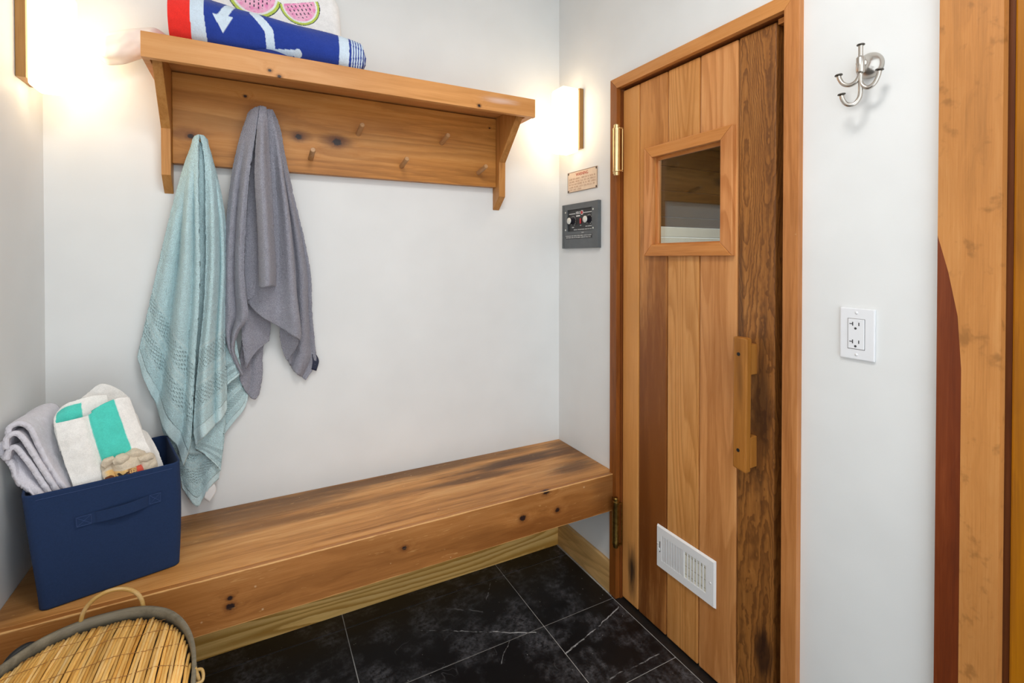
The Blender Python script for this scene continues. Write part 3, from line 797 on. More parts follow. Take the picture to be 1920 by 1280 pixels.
# ------------------------------------------------------------------ sauna door
door = empty('door_1', (0.024, -0.716, 0), 'cedar plank sauna door with small window, vent and wooden pull', None, None, 'structure')
XD0, XD1 = 0.008, 0.042
ZB, ZT = 0.009, 1.888
W = (-0.5755, -0.8545, 1.3155, 1.6140)     # glazed opening y0, y1, z0, z1
e = [-0.4165, -0.5025, -0.6365, -0.7690, -0.9035, -1.0170]
gp = 0.0024
def plank(poly, m):
    add('plank', prism(poly, XD0, XD1, 'YZ', 0.0042), m, door)
plank([(e[0], ZB), (e[1] + gp, ZB), (e[1] + gp, ZT), (e[0], ZT)], PL[0])
plank([(e[1] - gp, ZB), (e[2] + gp, ZB), (e[2] + gp, W[2]), (W[0], W[2]), (W[0], W[3]), (e[2] + gp, W[3]), (e[2] + gp, ZT), (e[1] - gp, ZT)], PL[1])
plank([(e[2] - gp, ZB), (e[3] + gp, ZB), (e[3] + gp, W[2]), (e[2] - gp, W[2])], PL[2])
plank([(e[2] - gp, W[3]), (e[3] + gp, W[3]), (e[3] + gp, ZT), (e[2] - gp, ZT)], PL[2])
plank([(e[3] - gp, ZB), (e[4] + gp, ZB), (e[4] + gp, ZT), (e[3] - gp, ZT), (e[3] - gp, W[3]), (W[1], W[3]), (W[1], W[2]), (e[3] - gp, W[2])], PL[3])
plank([(e[4] - gp, ZB), (e[5], ZB), (e[5], ZT), (e[4] - gp, ZT)], PL[4])
# window: mitred frame, pane
o0, o1, oz0, oz1 = -0.5405, -0.8950, 1.2775, 1.6500
wf = empty('window_frame', (0.0, 0, 0)); wf.parent = door; wf.location = Vector((0.0, -0.716, 1.28)) - door.location
def fr(name, poly, m):
    t = prism(poly, -0.006, XD0 + 0.0005, 'YZ', 0.0025)
    add(name, t, m, wf)
i0, i1, iz0, iz1 = W[0] - 0.001, W[1] + 0.001, W[2] + 0.001, W[3] - 0.001
fr('frame_stile', [(o0, oz0), (i0, iz0), (i0, iz1), (o0, oz1)], M_FRAME)
fr('frame_stile', [(o1, oz0), (o1, oz1), (i1, iz1), (i1, iz0)], M_FRAME)
fr('frame_rail', [(o0, oz1), (i0, iz1), (i1, iz1), (o1, oz1)], M_FRAME_H)
fr('frame_rail', [(o0, oz0), (o1, oz0), (i1, iz0), (i0, iz0)], M_FRAME_H)
add('glazing_bead', box_bm((0.018, W[0], W[2]), (0.026, W[0] - 0.008, W[3])), M_FRAME, wf)
add('glazing_bead', box_bm((0.018, W[0] - 0.008, W[3] - 0.010), (0.026, W[1], W[3])), M_FRAME_H, wf)
add('glazing_bead', box_bm((0.018, W[0] - 0.008, W[2]), (0.026, W[1], W[2] + 0.006)), M_FRAME_H, wf)
add('pane', box_bm((0.0265, W[0], W[2]), (0.0305, W[1], W[3])), M_PANE, wf)
# vent register
vt = empty('vent_register', (0, 0, 0)); vt.parent = door; vt.location = Vector((0.004, -0.70, 0.29)) - door.location
vt['label'] = 'white metal air vent with a sliding damper'
vy0, vy1, vz0, vz1 = -0.5975, -0.8360, 0.2270, 0.3690
sy0, sy1, sz0, sz1 = -0.6230, -0.8050, 0.2565, 0.3400
ym = -0.7165
xv0, xv1 = 0.0005, 0.0078
bm = bmesh.new()
ring = [((vy0, vz0), (sy0, sz0), (sy0, sz1), (vy0, vz1)), ((vy1, vz0), (vy1, vz1), (sy1, sz1), (sy1, sz0)),
        ((vy0, vz1), (sy0, sz1), (sy1, sz1), (vy1, vz1)), ((vy0, vz0), (vy1, vz0), (sy1, sz0), (sy0, sz0))]
for q in ring:
    merge(bm, prism(q, xv0, xv1, 'YZ'))
bmesh.ops.remove_doubles(bm, verts=bm.verts, dist=1e-5)
for v in bm.verts:      # sloping outer edge
    if v.co.x < 0.004 and (abs(v.co.y - vy0) < 1e-4 or abs(v.co.y - vy1) < 1e-4 or abs(v.co.z - vz0) < 1e-4 or abs(v.co.z - vz1) < 1e-4):
        v.co.y += 0.004 * (-1 if v.co.y > -0.7 else 1)
        v.co.z += 0.004 * (1 if v.co.z < 0.3 else -1)
add('vent_frame', bm, M_WHITE_METAL, vt)
add('vent_mullion', box_bm((xv0, ym + 0.004, sz0), (xv1, ym - 0.003, sz1), 0.0006, 1), M_WHITE_METAL, vt)
add('damper', box_bm((0.0046, ym, sz0), (0.0056, sy1, sz1)), M_VENT_BACK, vt)
add('damper', box_bm((0.0036, sy0, sz0), (0.0046, ym, sz1)), M_WHITE_METAL, vt)
nl = 8
wl = (ym + 0.004 - sy0) / nl
for i in range(nl):
    y = sy0 + wl * (i + 0.5)
    t = box_bm((0.0012, y - abs(wl) * 0.42, sz0 + 0.0002), (0.0024, y + abs(wl) * 0.42, sz1 - 0.0002), 0.0003, 1)
    bmesh.ops.rotate(t, verts=t.verts, cent=(0.0018, y, 0.3), matrix=Matrix.Rotation(R(-12), 3, 'Z'))
    add('louvre', t, M_WHITE_METAL, vt)
wl = (sy1 - (ym - 0.003)) / 7
for i in range(8):
    y = ym - 0.003 + wl * i
    if 0 < i < 8:
        add('louvre', box_bm((0.0012, y - 0.0022, sz0 + 0.0002), (0.0034, y + 0.0022, sz1 - 0.0002), 0.0004, 1), M_WHITE_METAL, vt)
for i in range(3):
    z = sz0 + (sz1 - sz0) * (0.14, 0.45, 0.88)[i]
    add('damper_rib', box_bm((0.0040, ym - 0.004, z - 0.0007), (0.0047, sy1, z + 0.0007)), M_VENT_RIB, vt)
add('lever_slot', box_bm((0.0000, -0.6135, 0.282), (0.0006, -0.6165, 0.318)), M_DARK, vt)
add('lever', box_bm((-0.004, -0.6105, 0.287), (0.0004, -0.6165, 0.296), 0.001, 1), M_WHITE_METAL, vt)
for y, z in ((-0.6050, 0.307), (-0.8205, 0.298)):
    add('screw', lathe([(0.0032, 0), (0.0028, 0.0012), (0, 0.0016)], (0.0005, y, z), (-1, 0, 0), 12), M_WHITE_METAL, vt, True)
# pull handle
hb = add('handle_bar', prism([(-0.9265, 0.6975), (-0.9665, 0.6915), (-0.9690, 1.0520), (-0.9640, 1.0560), (-0.9265, 1.0560)], -0.040, -0.018, 'YZ', 0.004), M_HANDLE, door)
for z0, z1 in ((0.702, 0.786), (0.955, 1.037)):
    add('handle_block', box_bm((-0.0185, -0.9290, z0), (0.0082, -0.9660, z1), 0.002), M_HANDLE, hb)
for z in (0.748, 1.010):
    add('screw_hole', lathe([(0.0050, 0), (0.0050, 0.0008), (0.0036, 0.0008), (0, 0.0008)], (-0.0398, -0.9440, z), (-1, 0, 0), 16), M_DARK, hb)
# spring hinges
def hinge(z0, z1, m, lab):
    hx, hy, r = -0.0315, -0.4265, 0.0128
    b = add('hinge', lathe([(r * 0.72, 0.0), (r * 0.8, 0.004), (r * 0.8, 0.012), (r, 0.014), (r * 1.04, 0.020), (r * 1.0, 0.022), (r * 1.0, z1 - z0 - 0.022),
                            (r * 1.04, z1 - z0 - 0.020), (r, z1 - z0 - 0.014), (r * 0.78, z1 - z0 - 0.012), (r * 0.78, z1 - z0 - 0.003), (r * 0.6, z1 - z0), (0, z1 - z0)], (hx, hy, z0), (0, 0, 1), 32), m, door, True)
    b['label'] = lab
    md = b.modifiers.new('edges', 'EDGE_SPLIT')
    add('hinge_leaf', box_bm((-0.0200, hy - 0.0190, z0 + 0.012), (-0.0170, hy - 0.0145, z1 - 0.014), 0.0006, 1), m, b)
    add('hinge_leaf', box_bm((-0.0195, -0.3905, z0 + 0.012), (-0.0178, -0.4125, z1 - 0.014), 0.0005, 1), m, b)
    for zz in (z0 + 0.016, z1 - 0.017):
        add('hinge_arm', box_bm((hx - 0.003, hy - 0.0190, zz - 0.0025), (-0.0170, hy - 0.010, zz + 0.0025), 0.0006, 1), m, b)
hinge(1.572, 1.758, M_BRASS, 'bright brass spring hinge')
hinge(0.208, 0.392, M_BRASS_DK, 'tarnished brass spring hinge')

# sauna room behind the door, seen through the pane
sw = empty('wall_sauna', (0.8, 0.25, 0), 'wooden boards inside the sauna behind the pane', None, None, 'structure')
zb = 0.02
i = 0
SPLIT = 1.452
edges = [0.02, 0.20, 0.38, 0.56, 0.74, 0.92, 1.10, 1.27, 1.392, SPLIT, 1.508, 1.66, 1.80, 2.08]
for a, b in zip(edges[:-1], edges[1:]):
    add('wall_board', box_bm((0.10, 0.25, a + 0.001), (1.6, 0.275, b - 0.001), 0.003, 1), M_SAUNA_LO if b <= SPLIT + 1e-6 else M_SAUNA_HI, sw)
add('wall_panel', box_bm((1.6, -1.5, 0.0), (1.63, 0.275, 2.1)), M_SAUNA_HI, sw)
add('wall_panel', box_bm((0.10, -1.53, 0.0), (1.63, -1.5, 2.1)), M_SAUNA_HI, sw)
add('ceiling_panel', box_bm((0.10, -1.53, 2.08), (1.63, 0.275, 2.11)), M_SAUNA_HI, sw)
add('floor_panel', box_bm((0.10, -1.53, -0.06), (1.63, 0.275, -0.002)), M_SAUNA_HI, sw)

# entry casing at the right edge, with the neighbouring door slab
t2 = empty('trim_2', (-0.01, -1.418, 0), 'mottled wooden door casing at the right edge', None, None, 'structure')
yr = -1.4100
add('casing_board', prism([(YE0, 1.315), (-1.389, 1.245), (-1.404, 1.16), (yr, 1.06), (yr, 0.001), (YE1, 0.001), (YE1, 2.18), (YE0, 2.18)], -0.020, 0.001, 'YZ'), M_BURL, t2)
o = add('casing_strip', prism([(YE0, 1.315), (-1.389, 1.245), (-1.404, 1.16), (yr, 1.06), (yr, 0.001), (YE0, 0.001)], -0.020, 0.001, 'YZ'), M_BURL_RED, t2)
o['label'] = 'dark red wood strip along the casing'
d2 = empty('door_2', (0.03, -1.7, 0), 'golden brown wooden door at the far right edge', None, None, 'structure')
add('door_slab', box_bm((0.004, YE1 - 0.008, 0.008), (0.044, -2.25, 2.06), 0.003), M_ENTRY, d2)
add('jamb', box_bm((0.012, YE1 + 0.009, 0.0), (0.09, YE1 - 0.006, 2.095)), M_JAMB, d2)

# ================================================================== BENCH
bench = empty('bench', (-0.862, -0.196, 0.325), 'long brown wooden bench along the back wall, worn and scratched', 'bench')
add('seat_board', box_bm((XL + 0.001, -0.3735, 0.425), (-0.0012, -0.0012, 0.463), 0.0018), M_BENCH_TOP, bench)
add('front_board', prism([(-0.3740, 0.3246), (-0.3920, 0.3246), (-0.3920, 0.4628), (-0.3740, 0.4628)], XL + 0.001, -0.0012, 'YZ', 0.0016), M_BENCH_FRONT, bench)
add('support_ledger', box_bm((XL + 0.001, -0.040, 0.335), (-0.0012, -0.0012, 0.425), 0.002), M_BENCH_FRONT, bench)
for x in (-0.35, -0.86, -1.38):
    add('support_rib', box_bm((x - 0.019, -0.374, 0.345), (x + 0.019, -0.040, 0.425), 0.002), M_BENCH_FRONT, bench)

# ================================================================== COAT SHELF
sh = empty('coat_shelf', (-0.865, 0, 1.47), 'wall-mounted wooden shelf with peg rail and angled brackets', 'shelf')
add('peg_rail', box_bm((-1.4205, -0.033, 1.5590), (-0.3285, -0.0008, 1.836), 0.002), M_BOARD, sh)
add('shelf_board', box_bm((-1.4445, -0.2305, 1.8410), (-0.2990, -0.0008, 1.8615), 0.001), M_SHELF, sh)
add('fascia', box_bm((-1.4615, -0.2500, 1.7955), (-0.2710, -0.2310, 1.8625), 0.0015), M_SHELF, sh)
add('end_cap', box_bm((-1.4610, -0.2308, 1.7960), (-1.4450, -0.0008, 1.8620), 0.001), M_SHELF, sh)
add('end_cap', box_bm((-0.2985, -0.2308, 1.7985), (-0.2715, -0.0008, 1.8620), 0.001), M_SHELF, sh)
prof = [(-0.0008, 1.4690), (-0.0580, 1.5190), (-0.0600, 1.6560), (-0.2120, 1.8100), (-0.2120, 1.8405), (-0.0008, 1.8405)]
add('bracket', prism(prof, -1.4448, -1.4210, 'YZ', 0.0015), M_BRACKET, sh)
add('bracket', prism(prof, -0.3280, -0.2992, 'YZ', 0.0015), M_BRACKET, sh)
pegs = [(-0.4071, 1.6105), (-0.5617, 1.7125), (-0.7176, 1.6100), (-0.8725, 1.7115), (-1.0300, 1.6095), (-1.1850, 1.7115), (-1.3400, 1.6100)]
for x, z in pegs:
    a = Vector((x, -0.030, z))
    b = a + Vector((0, -0.078, 0.016))
    d = (b - a).normalized()
    o = add('peg', lathe([(0.0088, 0), (0.0086, 0.06), (0.0082, 0.0765), (0.0068, 0.0785), (0, 0.079)], a, d, 20), M_PEG, sh, True)
    o.modifiers.new('edges', 'EDGE_SPLIT')

# ================================================================== SCONCES
def sconce(side, label):
    s = 1 if side == 'L' else -1
    xw = XL if side == 'L' else 0.0
    lo, hi = -0.0880, -0.1815
    r = empty('wall_sconce', (xw + s * 0.001, -0.135, 1.72), label, 'sconce', 'matching lit wall sconces')
    add('back_plate', box_bm((xw + s * 0.0008, lo, 1.7215), (xw + s * 0.0205, hi, 1.9665), 0.0012), M_LAMP_WOOD, r)
    t = box_bm((xw + s * 0.0208, lo - 0.003, 1.7060), (xw + s * 0.1000, hi + 0.003, 1.9670), 0.011, 4)
    add('glass_shade', t, M_LAMP, r, True)
    return r
sconce('L', 'lit box sconce on the left wall, cut by the frame top')
sconce('R', 'lit box sconce in the corner above the warning sign')

# ================================================================== SIGN, CONTROL, OUTLET, HOOK
RI, UP = (0, -1, 0), (0, 0, 1)
sg = empty('warning_sign', (-0.001, -0.174, 1.594), 'small beige warning plaque above the grey control panel', 'sign')
q0, q1, q2, q3 = -0.0715, -0.2765, 1.5500, 1.6355
add('plate', box_bm((-0.0030, q0, q2), (-0.0006, q1, q3), 0.0006, 1), M_SIGN, sg)
bm = bmesh.new()
for lo, hi in (((q0, q2), (q1, q2 + 0.0022)), ((q0, q3 - 0.0022), (q1, q3)), ((q0, q2), (q0 - 0.0022, q3)), ((q1 + 0.0022, q2), (q1, q3))):
    box_bm((-0.0034, lo[0], lo[1]), (-0.0029, hi[0], hi[1]), bm=bm)
add('border', bm, M_SIGN_EDGE, sg)
for y in (q0 - 0.006, q1 + 0.006):
    for z in (q2 + 0.006, q3 - 0.006):
        add('screw', lathe([(0.0042, 0), (0.0034, 0.0016), (0, 0.002)], (-0.003, y, z), (-1, 0, 0), 12), M_SCREW, sg, True)
add('heading_letters', text_bm('WARNING', 0.019, (-0.0033, -0.1740, 1.6205), RI, UP, 0.085), M_SIGN_RED, sg)
bm = bmesh.new()
rows = [((5, 3, 6, 1, 4, 3, 2, 5, 2), 0.182), ((8, 6, 4, 3, 3, 7), 0.184), ((2, 7, 6, 2, 2, 3, 6), 0.186), ((5, 5, 4, 9, 2), 0.178), ((4, 4, 5), 0.088)]
for k_, (ws, wid) in enumerate(rows):
    z = 1.6045 - k_ * 0.0112
    y = -0.0830
    tot = sum(ws) + len(ws) - 1
    cw = wid / tot
    for w_ in ws:
        for c_ in range(w_):
            yy = y - c_ * cw
            hh = 0.0068
            shp = random.choice((0, 1, 2, 3))
            box_bm((-0.0033, yy, z - hh / 2), (-0.0029, yy - cw * 0.2, z + hh / 2), bm=bm)
            if shp in (0, 2): box_bm((-0.0033, yy, z + hh / 2 - 0.0013), (-0.0029, yy - cw * 0.72, z + hh / 2), bm=bm)
            if shp in (1, 2): box_bm((-0.0033, yy, z - hh / 2), (-0.0029, yy - cw * 0.72, z - hh / 2 + 0.0013), bm=bm)
            if shp in (0, 3): box_bm((-0.0033, yy - cw * 0.55, z - hh / 2), (-0.0029, yy - cw * 0.75, z + hh / 2), bm=bm)
        y -= (w_ + 1) * cw
add('small_print', bm, M_SIGN_TXT, sg)

cp = empty('control_panel', (-0.001, -0.174, 1.406), 'grey metal sauna heater control with two round knobs', 'control panel')
p0, p1, pz0, pz1 = -0.0480, -0.2980, 1.3120, 1.4985
w0, w1, wz0, wz1 = -0.0840, -0.2560, 1.3830, 1.4750
bm = bmesh.new()
for a in ((p0, w0, pz0, pz1), (w1, p1, pz0, pz1), (w0, w1, wz1, pz1), (w0, w1, pz0, wz0)):
    box_bm((-0.0145, a[0], a[2]), (-0.0006, a[1], a[3]), bm=bm)
bmesh.ops.remove_doubles(bm, verts=bm.verts, dist=1e-5)
add('housing', bm, M_PANEL, cp)
add('edge_flange', box_bm((-0.0165, p0, pz0), (-0.0147, p0 - 0.012, pz1), 0.0006, 1), M_PANEL, cp)
add('edge_flange', box_bm((-0.0165, p1 + 0.020, pz0), (-0.0147, p1, pz1), 0.0006, 1), M_PANEL, cp)
fc = add('control_face', box_bm((-0.0085, w0, wz0), (-0.0010, w1, wz1)), M_PANEL_IN, cp)
XF = -0.0088
add('logo_letters', text_bm('HELO', 0.0155, (XF, -0.1560, 1.4590), RI, UP, 0.030, 0.0004), M_PRINT_W, cp)
bm = box_bm((XF, -0.0900, 1.4560), (XF + 0.0004, -0.1360, 1.4586))
box_bm((XF, -0.1930, 1.4560), (XF + 0.0004, -0.2540, 1.4586), bm=bm)
box_bm((XF, -0.1420, 1.4440), (XF + 0.0004, -0.1690, 1.4490), bm=bm)
add('logo_bar', bm, M_PRINT_W, cp)
add('logo_disc', lathe([(0.0095, 0), (0.0095, 0.0006), (0, 0.0006)], (XF + 0.0003, -0.1825, 1.4585), (-1, 0, 0), 20), M_PRINT_W, cp)
add('logo_dot', lathe([(0.0072, 0), (0.0070, 0.001), (0, 0.001)], (XF - 0.0002, -0.1825, 1.4585), (-1, 0, 0), 20), M_RED, cp)
for y in (-0.1190, -0.2310):
    kb = add('knob', lathe([(0.0160, 0), (0.0160, 0.002), (0.0140, 0.003), (0.0135, 0.019), (0, 0.019)], (XF, y, 1.4270), (-1, 0, 0), 28), M_KNOB, cp)
    add('knob_cap', lathe([(0.0135, 0), (0.0138, 0.0012), (0.0128, 0.0035), (0, 0.0040)], (XF - 0.0190, y, 1.4270), (-1, 0, 0), 28), M_KNOB_CAP, kb, True)
    bm = bmesh.new()
    for a in range(0, 360, 24):
        if a in (264, 288): continue
        ca, sa = math.cos(R(a)), math.sin(R(a))
        box_bm((XF, y + 0.0195 * ca - 0.0013, 1.4270 + 0.0195 * sa - 0.0013), (XF + 0.0004, y + 0.0195 * ca + 0.0013, 1.4270 + 0.0195 * sa + 0.0013), bm=bm)
    add('dial_marks', bm, M_PRINT_W, cp)
add('rocker_switch', box_bm((XF - 0.004, -0.1710, 1.4130), (XF, -0.1790, 1.4350), 0.001, 1), M_RED, cp)
add('knob_lettering', text_bm('TIME', 0.006, (XF, -0.1190, 1.4000), RI, UP, 0.016), M_PRINT_W, cp)
add('knob_lettering', text_bm('OFF', 0.005, (XF, -0.1740, 1.4060), RI, UP, 0.010), M_PRINT_W, cp)
add('knob_lettering', text_bm('HEAT CONTROL', 0.006, (XF, -0.2280, 1.4005), RI, UP, 0.042), M_PRINT_W, cp)
def dashes(z, ya, yb, h, ws, x):
    b = bmesh.new()
    tot = sum(ws) + 0.6 * (len(ws) - 1)
    u = (yb - ya) / tot
    y = ya
    for w_ in ws:
        n_ = max(1, int(w_))
        for c_ in range(n_):
            a_ = y + u * w_ * c_ / n_
            e_ = a_ + u * w_ / n_ * 0.78
            box_bm((x, a_, z - h / 2), (x + 0.0004, a_ + (e_ - a_) * 0.3, z + h / 2), bm=b)
            box_bm((x, a_, z + (h / 2 - 0.0009) * random.choice((-1, 1, 0)) - 0.0006), (x + 0.0004, e_, z + (h / 2 - 0.0009) * random.choice((1, 1, 0)) + 0.0006), bm=b)
            box_bm((x, e_ - (e_ - a_) * 0.3, z - h / 2), (x + 0.0004, e_, z + h / 2), bm=b)
        y += u * (w_ + 0.6)
    return b
add('face_print', dashes(1.3895, -0.1250, -0.2530, 0.0050, (5, 10, 3, 2, 4), XF), M_PRINT_W, cp)
add('instruction_strip', box_bm((-0.0152, -0.0730, 1.3520), (-0.0144, -0.2590, 1.3690)), M_PANEL_IN, cp)
add('instruction_print', dashes(1.3645, -0.0750, -0.2560, 0.0046, (10, 4, 5, 5, 5, 6, 2, 4), -0.0155), M_PRINT_W, cp)
add('instruction_print', dashes(1.3570, -0.0790, -0.2520, 0.0046, (3, 6, 4, 3, 2, 5, 5, 3, 4, 4), -0.0155), M_PRINT_W, cp)
add('model_print', dashes(1.3760, -0.1880, -0.2050, 0.0032, (4,), -0.0149), M_PRINT_W, cp)
for y in (-0.0720, -0.2650):
    for z in (1.3905, 1.4650):
        add('screw', lathe([(0.0040, 0), (0.0032, 0.0014), (0, 0.0018)], (-0.0145, y, z), (-1, 0, 0), 12), M_KNOB_CAP, cp, True)

ot = empty('wall_outlet', (-0.001, -1.2205, 1.1), 'white double power outlet with slots for plugs below the hook', 'outlet')
bm = box_bm((-0.0060, -1.1850, 1.0425), (-0.0005, -1.2570, 1.1580), 0.0025, 2)
add('cover_plate', bm, M_PLATE, ot)
add('seam', box_bm((-0.0064, -1.2022, 1.0655), (-0.0058, -1.2376, 1.1345)), M_SCREW, ot)
rc = add('receptacle', box_bm((-0.0075, -1.2030, 1.0663), (-0.0050, -1.2368, 1.1337), 0.0008, 1), M_PLATE, ot)
for zc in (1.1170, 1.0770):
    bm = box_bm((-0.0078, -1.2122, zc + 0.0012), (-0.0072, -1.2142, zc + 0.0098))
    box_bm((-0.0078, -1.2065, zc + 0.0046), (-0.0072, -1.2125, zc + 0.0064), bm=bm)
    add('slot', bm, M_SLOT, rc)
    add('slot', box_bm((-0.0078, -1.2250, zc + 0.0018), (-0.0072, -1.2270, zc + 0.0092)), M_SLOT, rc)
    add('ground_hole', lathe([(0.0026, 0), (0.0026, 0.0006), (0, 0.0006)], (-0.0072, -1.2190, zc - 0.0045), (-1, 0, 0), 12), M_SLOT, rc)
for z in (1.0535, 1.1475):
    add('screw', lathe([(0.0032, 0), (0.0028, 0.0010), (0, 0.0012)], (-0.0059, -1.2205, z), (-1, 0, 0), 12), M_PLATE, ot, True)

# robe hook: domed base, hub, up prong, three J prongs
hk = empty('robe_hook', (-0.001, -1.2420, 1.695), 'brushed metal robe hook with four prongs on white wall', 'robe hook')
HX, HY, HZ = -0.040, -1.2420, 1.692
o = add('base_dome', lathe([(0.0275, 0), (0.0278, 0.003), (0.0268, 0.007), (0.0235, 0.013), (0.0180, 0.019), (0.0130, 0.025), (0.0105, 0.031), (0.0095, 0.040), (0, 0.040)], (-0.0006, HY, 1.694), (-1, 0, -0.02), 36), M_NICKEL, hk, True)
add('hub', lathe([(0.0075, -0.020), (0.0082, -0.018), (0.0082, 0.012), (0.0062, 0.015), (0.0055, 0.015)], (HX, HY, HZ), (0, 0, 1), 24), M_NICKEL, hk, True)
def prong(path, name='prong'):
    q = cat(path, 28)
    p_ = add(name, tube(q, 0.0046, 14), M_NICKEL, hk, True)
    d = (q[-1] - q[-2]).normalized()
    add('end_cap', lathe([(0.0072, 0), (0.0078, 0.0006), (0.0078, 0.0018), (0.0070, 0.0026), (0, 0.0026)], q[-1] - d * 0.0005, d, 20), M_NICKEL_DK, p_, True)
prong([(HX, HY, HZ), (HX, HY, HZ + 0.02), (HX, HY, HZ + 0.0395)])
def jhook(dx, dy, prof_):
    return [(HX + dx * a, HY + dy * a, HZ + b) for a, b in prof_]
prong(jhook(-0.10, 0.99, [(0, -0.016), (0.001, -0.024), (0.008, -0.036), (0.020, -0.041), (0.033, -0.035), (0.041, -0.022), (0.043, -0.013)]))
prong(jhook(0.10, -0.99, [(0, -0.020), (0, -0.038), (0.005, -0.050), (0.015, -0.056), (0.026, -0.050), (0.033, -0.036), (0.035, -0.025)]))
prong(jhook(-0.45, 0.89, [(0, -0.020), (0, -0.062), (0.003, -0.076), (0.012, -0.086), (0.024, -0.084), (0.032, -0.072), (0.034, -0.061)]))

# ================================================================== HANGING TOWELS
tt = empty('teal_towel', (-1.34, -0.03, 0.70), 'pale teal towel hanging from the peg nearest the left bracket', 'towel')
def hang(parent, mat, key, **kw):
    d = TOWEL[key]
    return sheet('cloth_fold', d['L'], d['R'], d.get('B'), d.get('T'), mat=mat, parent=parent, **kw)
hang(tt, M_TEAL, 'T3', nu=50, nv=90, folds=[(0.3, 0.2, 0.012, 0, .4), (0.75, 0.18, 0.010, 0, .4)], seed=3)
hang(tt, M_TEAL, 'T4', nu=40, nv=80, folds=[(0.5, 0.3, 0.006, 0, .4)], seed=4)
hang(tt, M_TEAL, 'T5', nu=30, nv=60, folds=[(0.6, 0.3, 0.006, 0, .4)], seed=8)
hang(tt, M_TEAL, 'T2b', nu=50, nv=50, seed=5)
hang(tt, M_TEAL, 'T0', nu=30, nv=120, seed=9)
hang(tt, M_TEAL, 'T1', nu=90, nv=220, folds=[(0.20, 0.10, 0.010, .1, .5), (0.45, 0.09, -0.026, .12, .5), (0.66, 0.11, 0.020, .04, .35), (0.83, 0.05, -0.010, .05, .3), (0.93, 0.05, 0.006, .05, .3)], seed=1)
hang(tt, M_TEAL, 'T2', nu=70, nv=200, folds=[(0.30, 0.16, 0.022, .06, .3), (0.58, 0.07, -0.014, .08, .35), (0.78, 0.10, 0.010, .1, .4)], seed=2)
o = sheet('care_label', TOWEL['TL']['L'], TOWEL['TL']['R'], nu=8, nv=12, wob=0.0015, wscale=40, fuzz=0, thick=0.0008, mat=M_LABEL, parent=tt)
o['label'] = 'small white care label'

gt = empty('grey_towel', (-1.185, -0.03, 0.98), 'grey towel hanging from a peg, beside the pale teal towel', 'towel')
hang(gt, M_GREY, 'G6b', nu=40, nv=60, folds=[(0.55, 0.12, -0.008, 0, .4)], seed=11)
hang(gt, M_GREY, 'G6a', nu=40, nv=60, folds=[(0.2, 0.2, 0.008, 0, .5)], seed=12)
hang(gt, M_GREY, 'G4b', nu=40, nv=60, seed=13)
hang(gt, M_GREY, 'G5', nu=70, nv=200, folds=[(0.35, 0.10, -0.010, .05, .4), (0.6, 0.15, 0.014, .05, .5), (0.85, 0.08, -0.008, .2, .6)], seed=14)
hang(gt, M_GREY, 'G2', nu=50, nv=150, seed=15)
hang(gt, M_GREY, 'G4', nu=70, nv=180, folds=[(0.86, 0.12, 0.018, .06, .4), (0.58, 0.12, -0.012, .1, .45), (0.3, 0.15, 0.008, .3, .9)], seed=16)
hang(gt, M_GREY, 'G1', nu=70, nv=200, folds=[(0.25, 0.14, 0.012, .05, .35), (0.52, 0.09, -0.014, .08, .4), (0.80, 0.13, 0.014, .06, .35)], seed=17)
hang(gt, M_GREY, 'G3', nu=40, nv=150, folds=[(0.45, 0.30, 0.026, .02, .25)], seed=18)
o = sheet('brand_tab', TOWEL['GL']['L'], TOWEL['GL']['R'], nu=8, nv=10, wob=0.002, wscale=40, fuzz=0, thick=0.001, mat=M_NAVY_LABEL, parent=gt)
o['label'] = 'tiny navy fabric tab'

# ================================================================== NAVY BIN
A = Vector((-1.6400, -0.3520, 0.4635)); ux = Vector((0.9715, 0.2363, 0)); uy = Vector((-0.2363, 0.9715, 0))
BWD, BDP, BHT = 0.269, 0.262, 0.272
bin_ = empty('storage_bin', A + ux * BWD / 2 + uy * BDP / 2, 'navy fabric storage bin full of towels on the bench', 'storage bin')
def rrect(w, d, r, n=8):
    pts = []
    for cx, cy, a0 in ((w - r, r, -90), (w - r, d - r, 0), (r, d - r, 90), (r, r, 180)):
        for i in range(n + 1):
            a = R(a0 + 90 * i / n)
            pts.append((cx + r * math.cos(a), cy + r * math.sin(a)))
    out = []
    m = len(pts)
    for i in range(m):
        a, b = pts[i], pts[(i + 1) % m]
        L_ = math.dist(a, b)
        k = max(1, int(L_ / 0.012))
        for s in range(k):
            out.append((a[0] + (b[0] - a[0]) * s / k, a[1] + (b[1] - a[1]) * s / k))
    return out
def bin_pt(x, y, h, inset=0.0):
    cx, cy = BWD / 2, BDP / 2
    t = h / BHT
    fl = 1 + 0.012 * t
    lx = cx + (x - cx) * fl
    ly = cy + (y - cy) * fl
    bul = math.sin(math.pi * min(1, t * 0.98)) * 0.004
    dx, dy = x - cx, y - cy
    if abs(dx) > cx - 0.03: lx += (1 if dx > 0 else -1) * bul
    lx -= max(0, (0.5 - x / BWD)) * 0.05 * t ** 1.5      # leans out on the left
    if y < 0.02: ly += 0.006 * t * math.sin(math.pi * x / BWD)
    q = Vector((lx - cx, ly - cy, 0))
    if inset: 
        l = q.length
        q = q * ((l - inset) / l)
    sag = -0.004 * math.sin(math.pi * x / BWD) * t ** 4
    return A + ux * (cx + q.x) + uy * (cy + q.y) + Vector((0, 0, h + sag))
loop = rrect(BWD, BDP, 0.018)
G = []
hs = [0.0, 0.002, 0.006] + [BHT * i / 16 for i in range(1, 16)] + [BHT - 0.004, BHT]
for h in hs:
    G.append([bin_pt(x, y, h, 0.004 if h == 0 else 0.0) for x, y in loop])
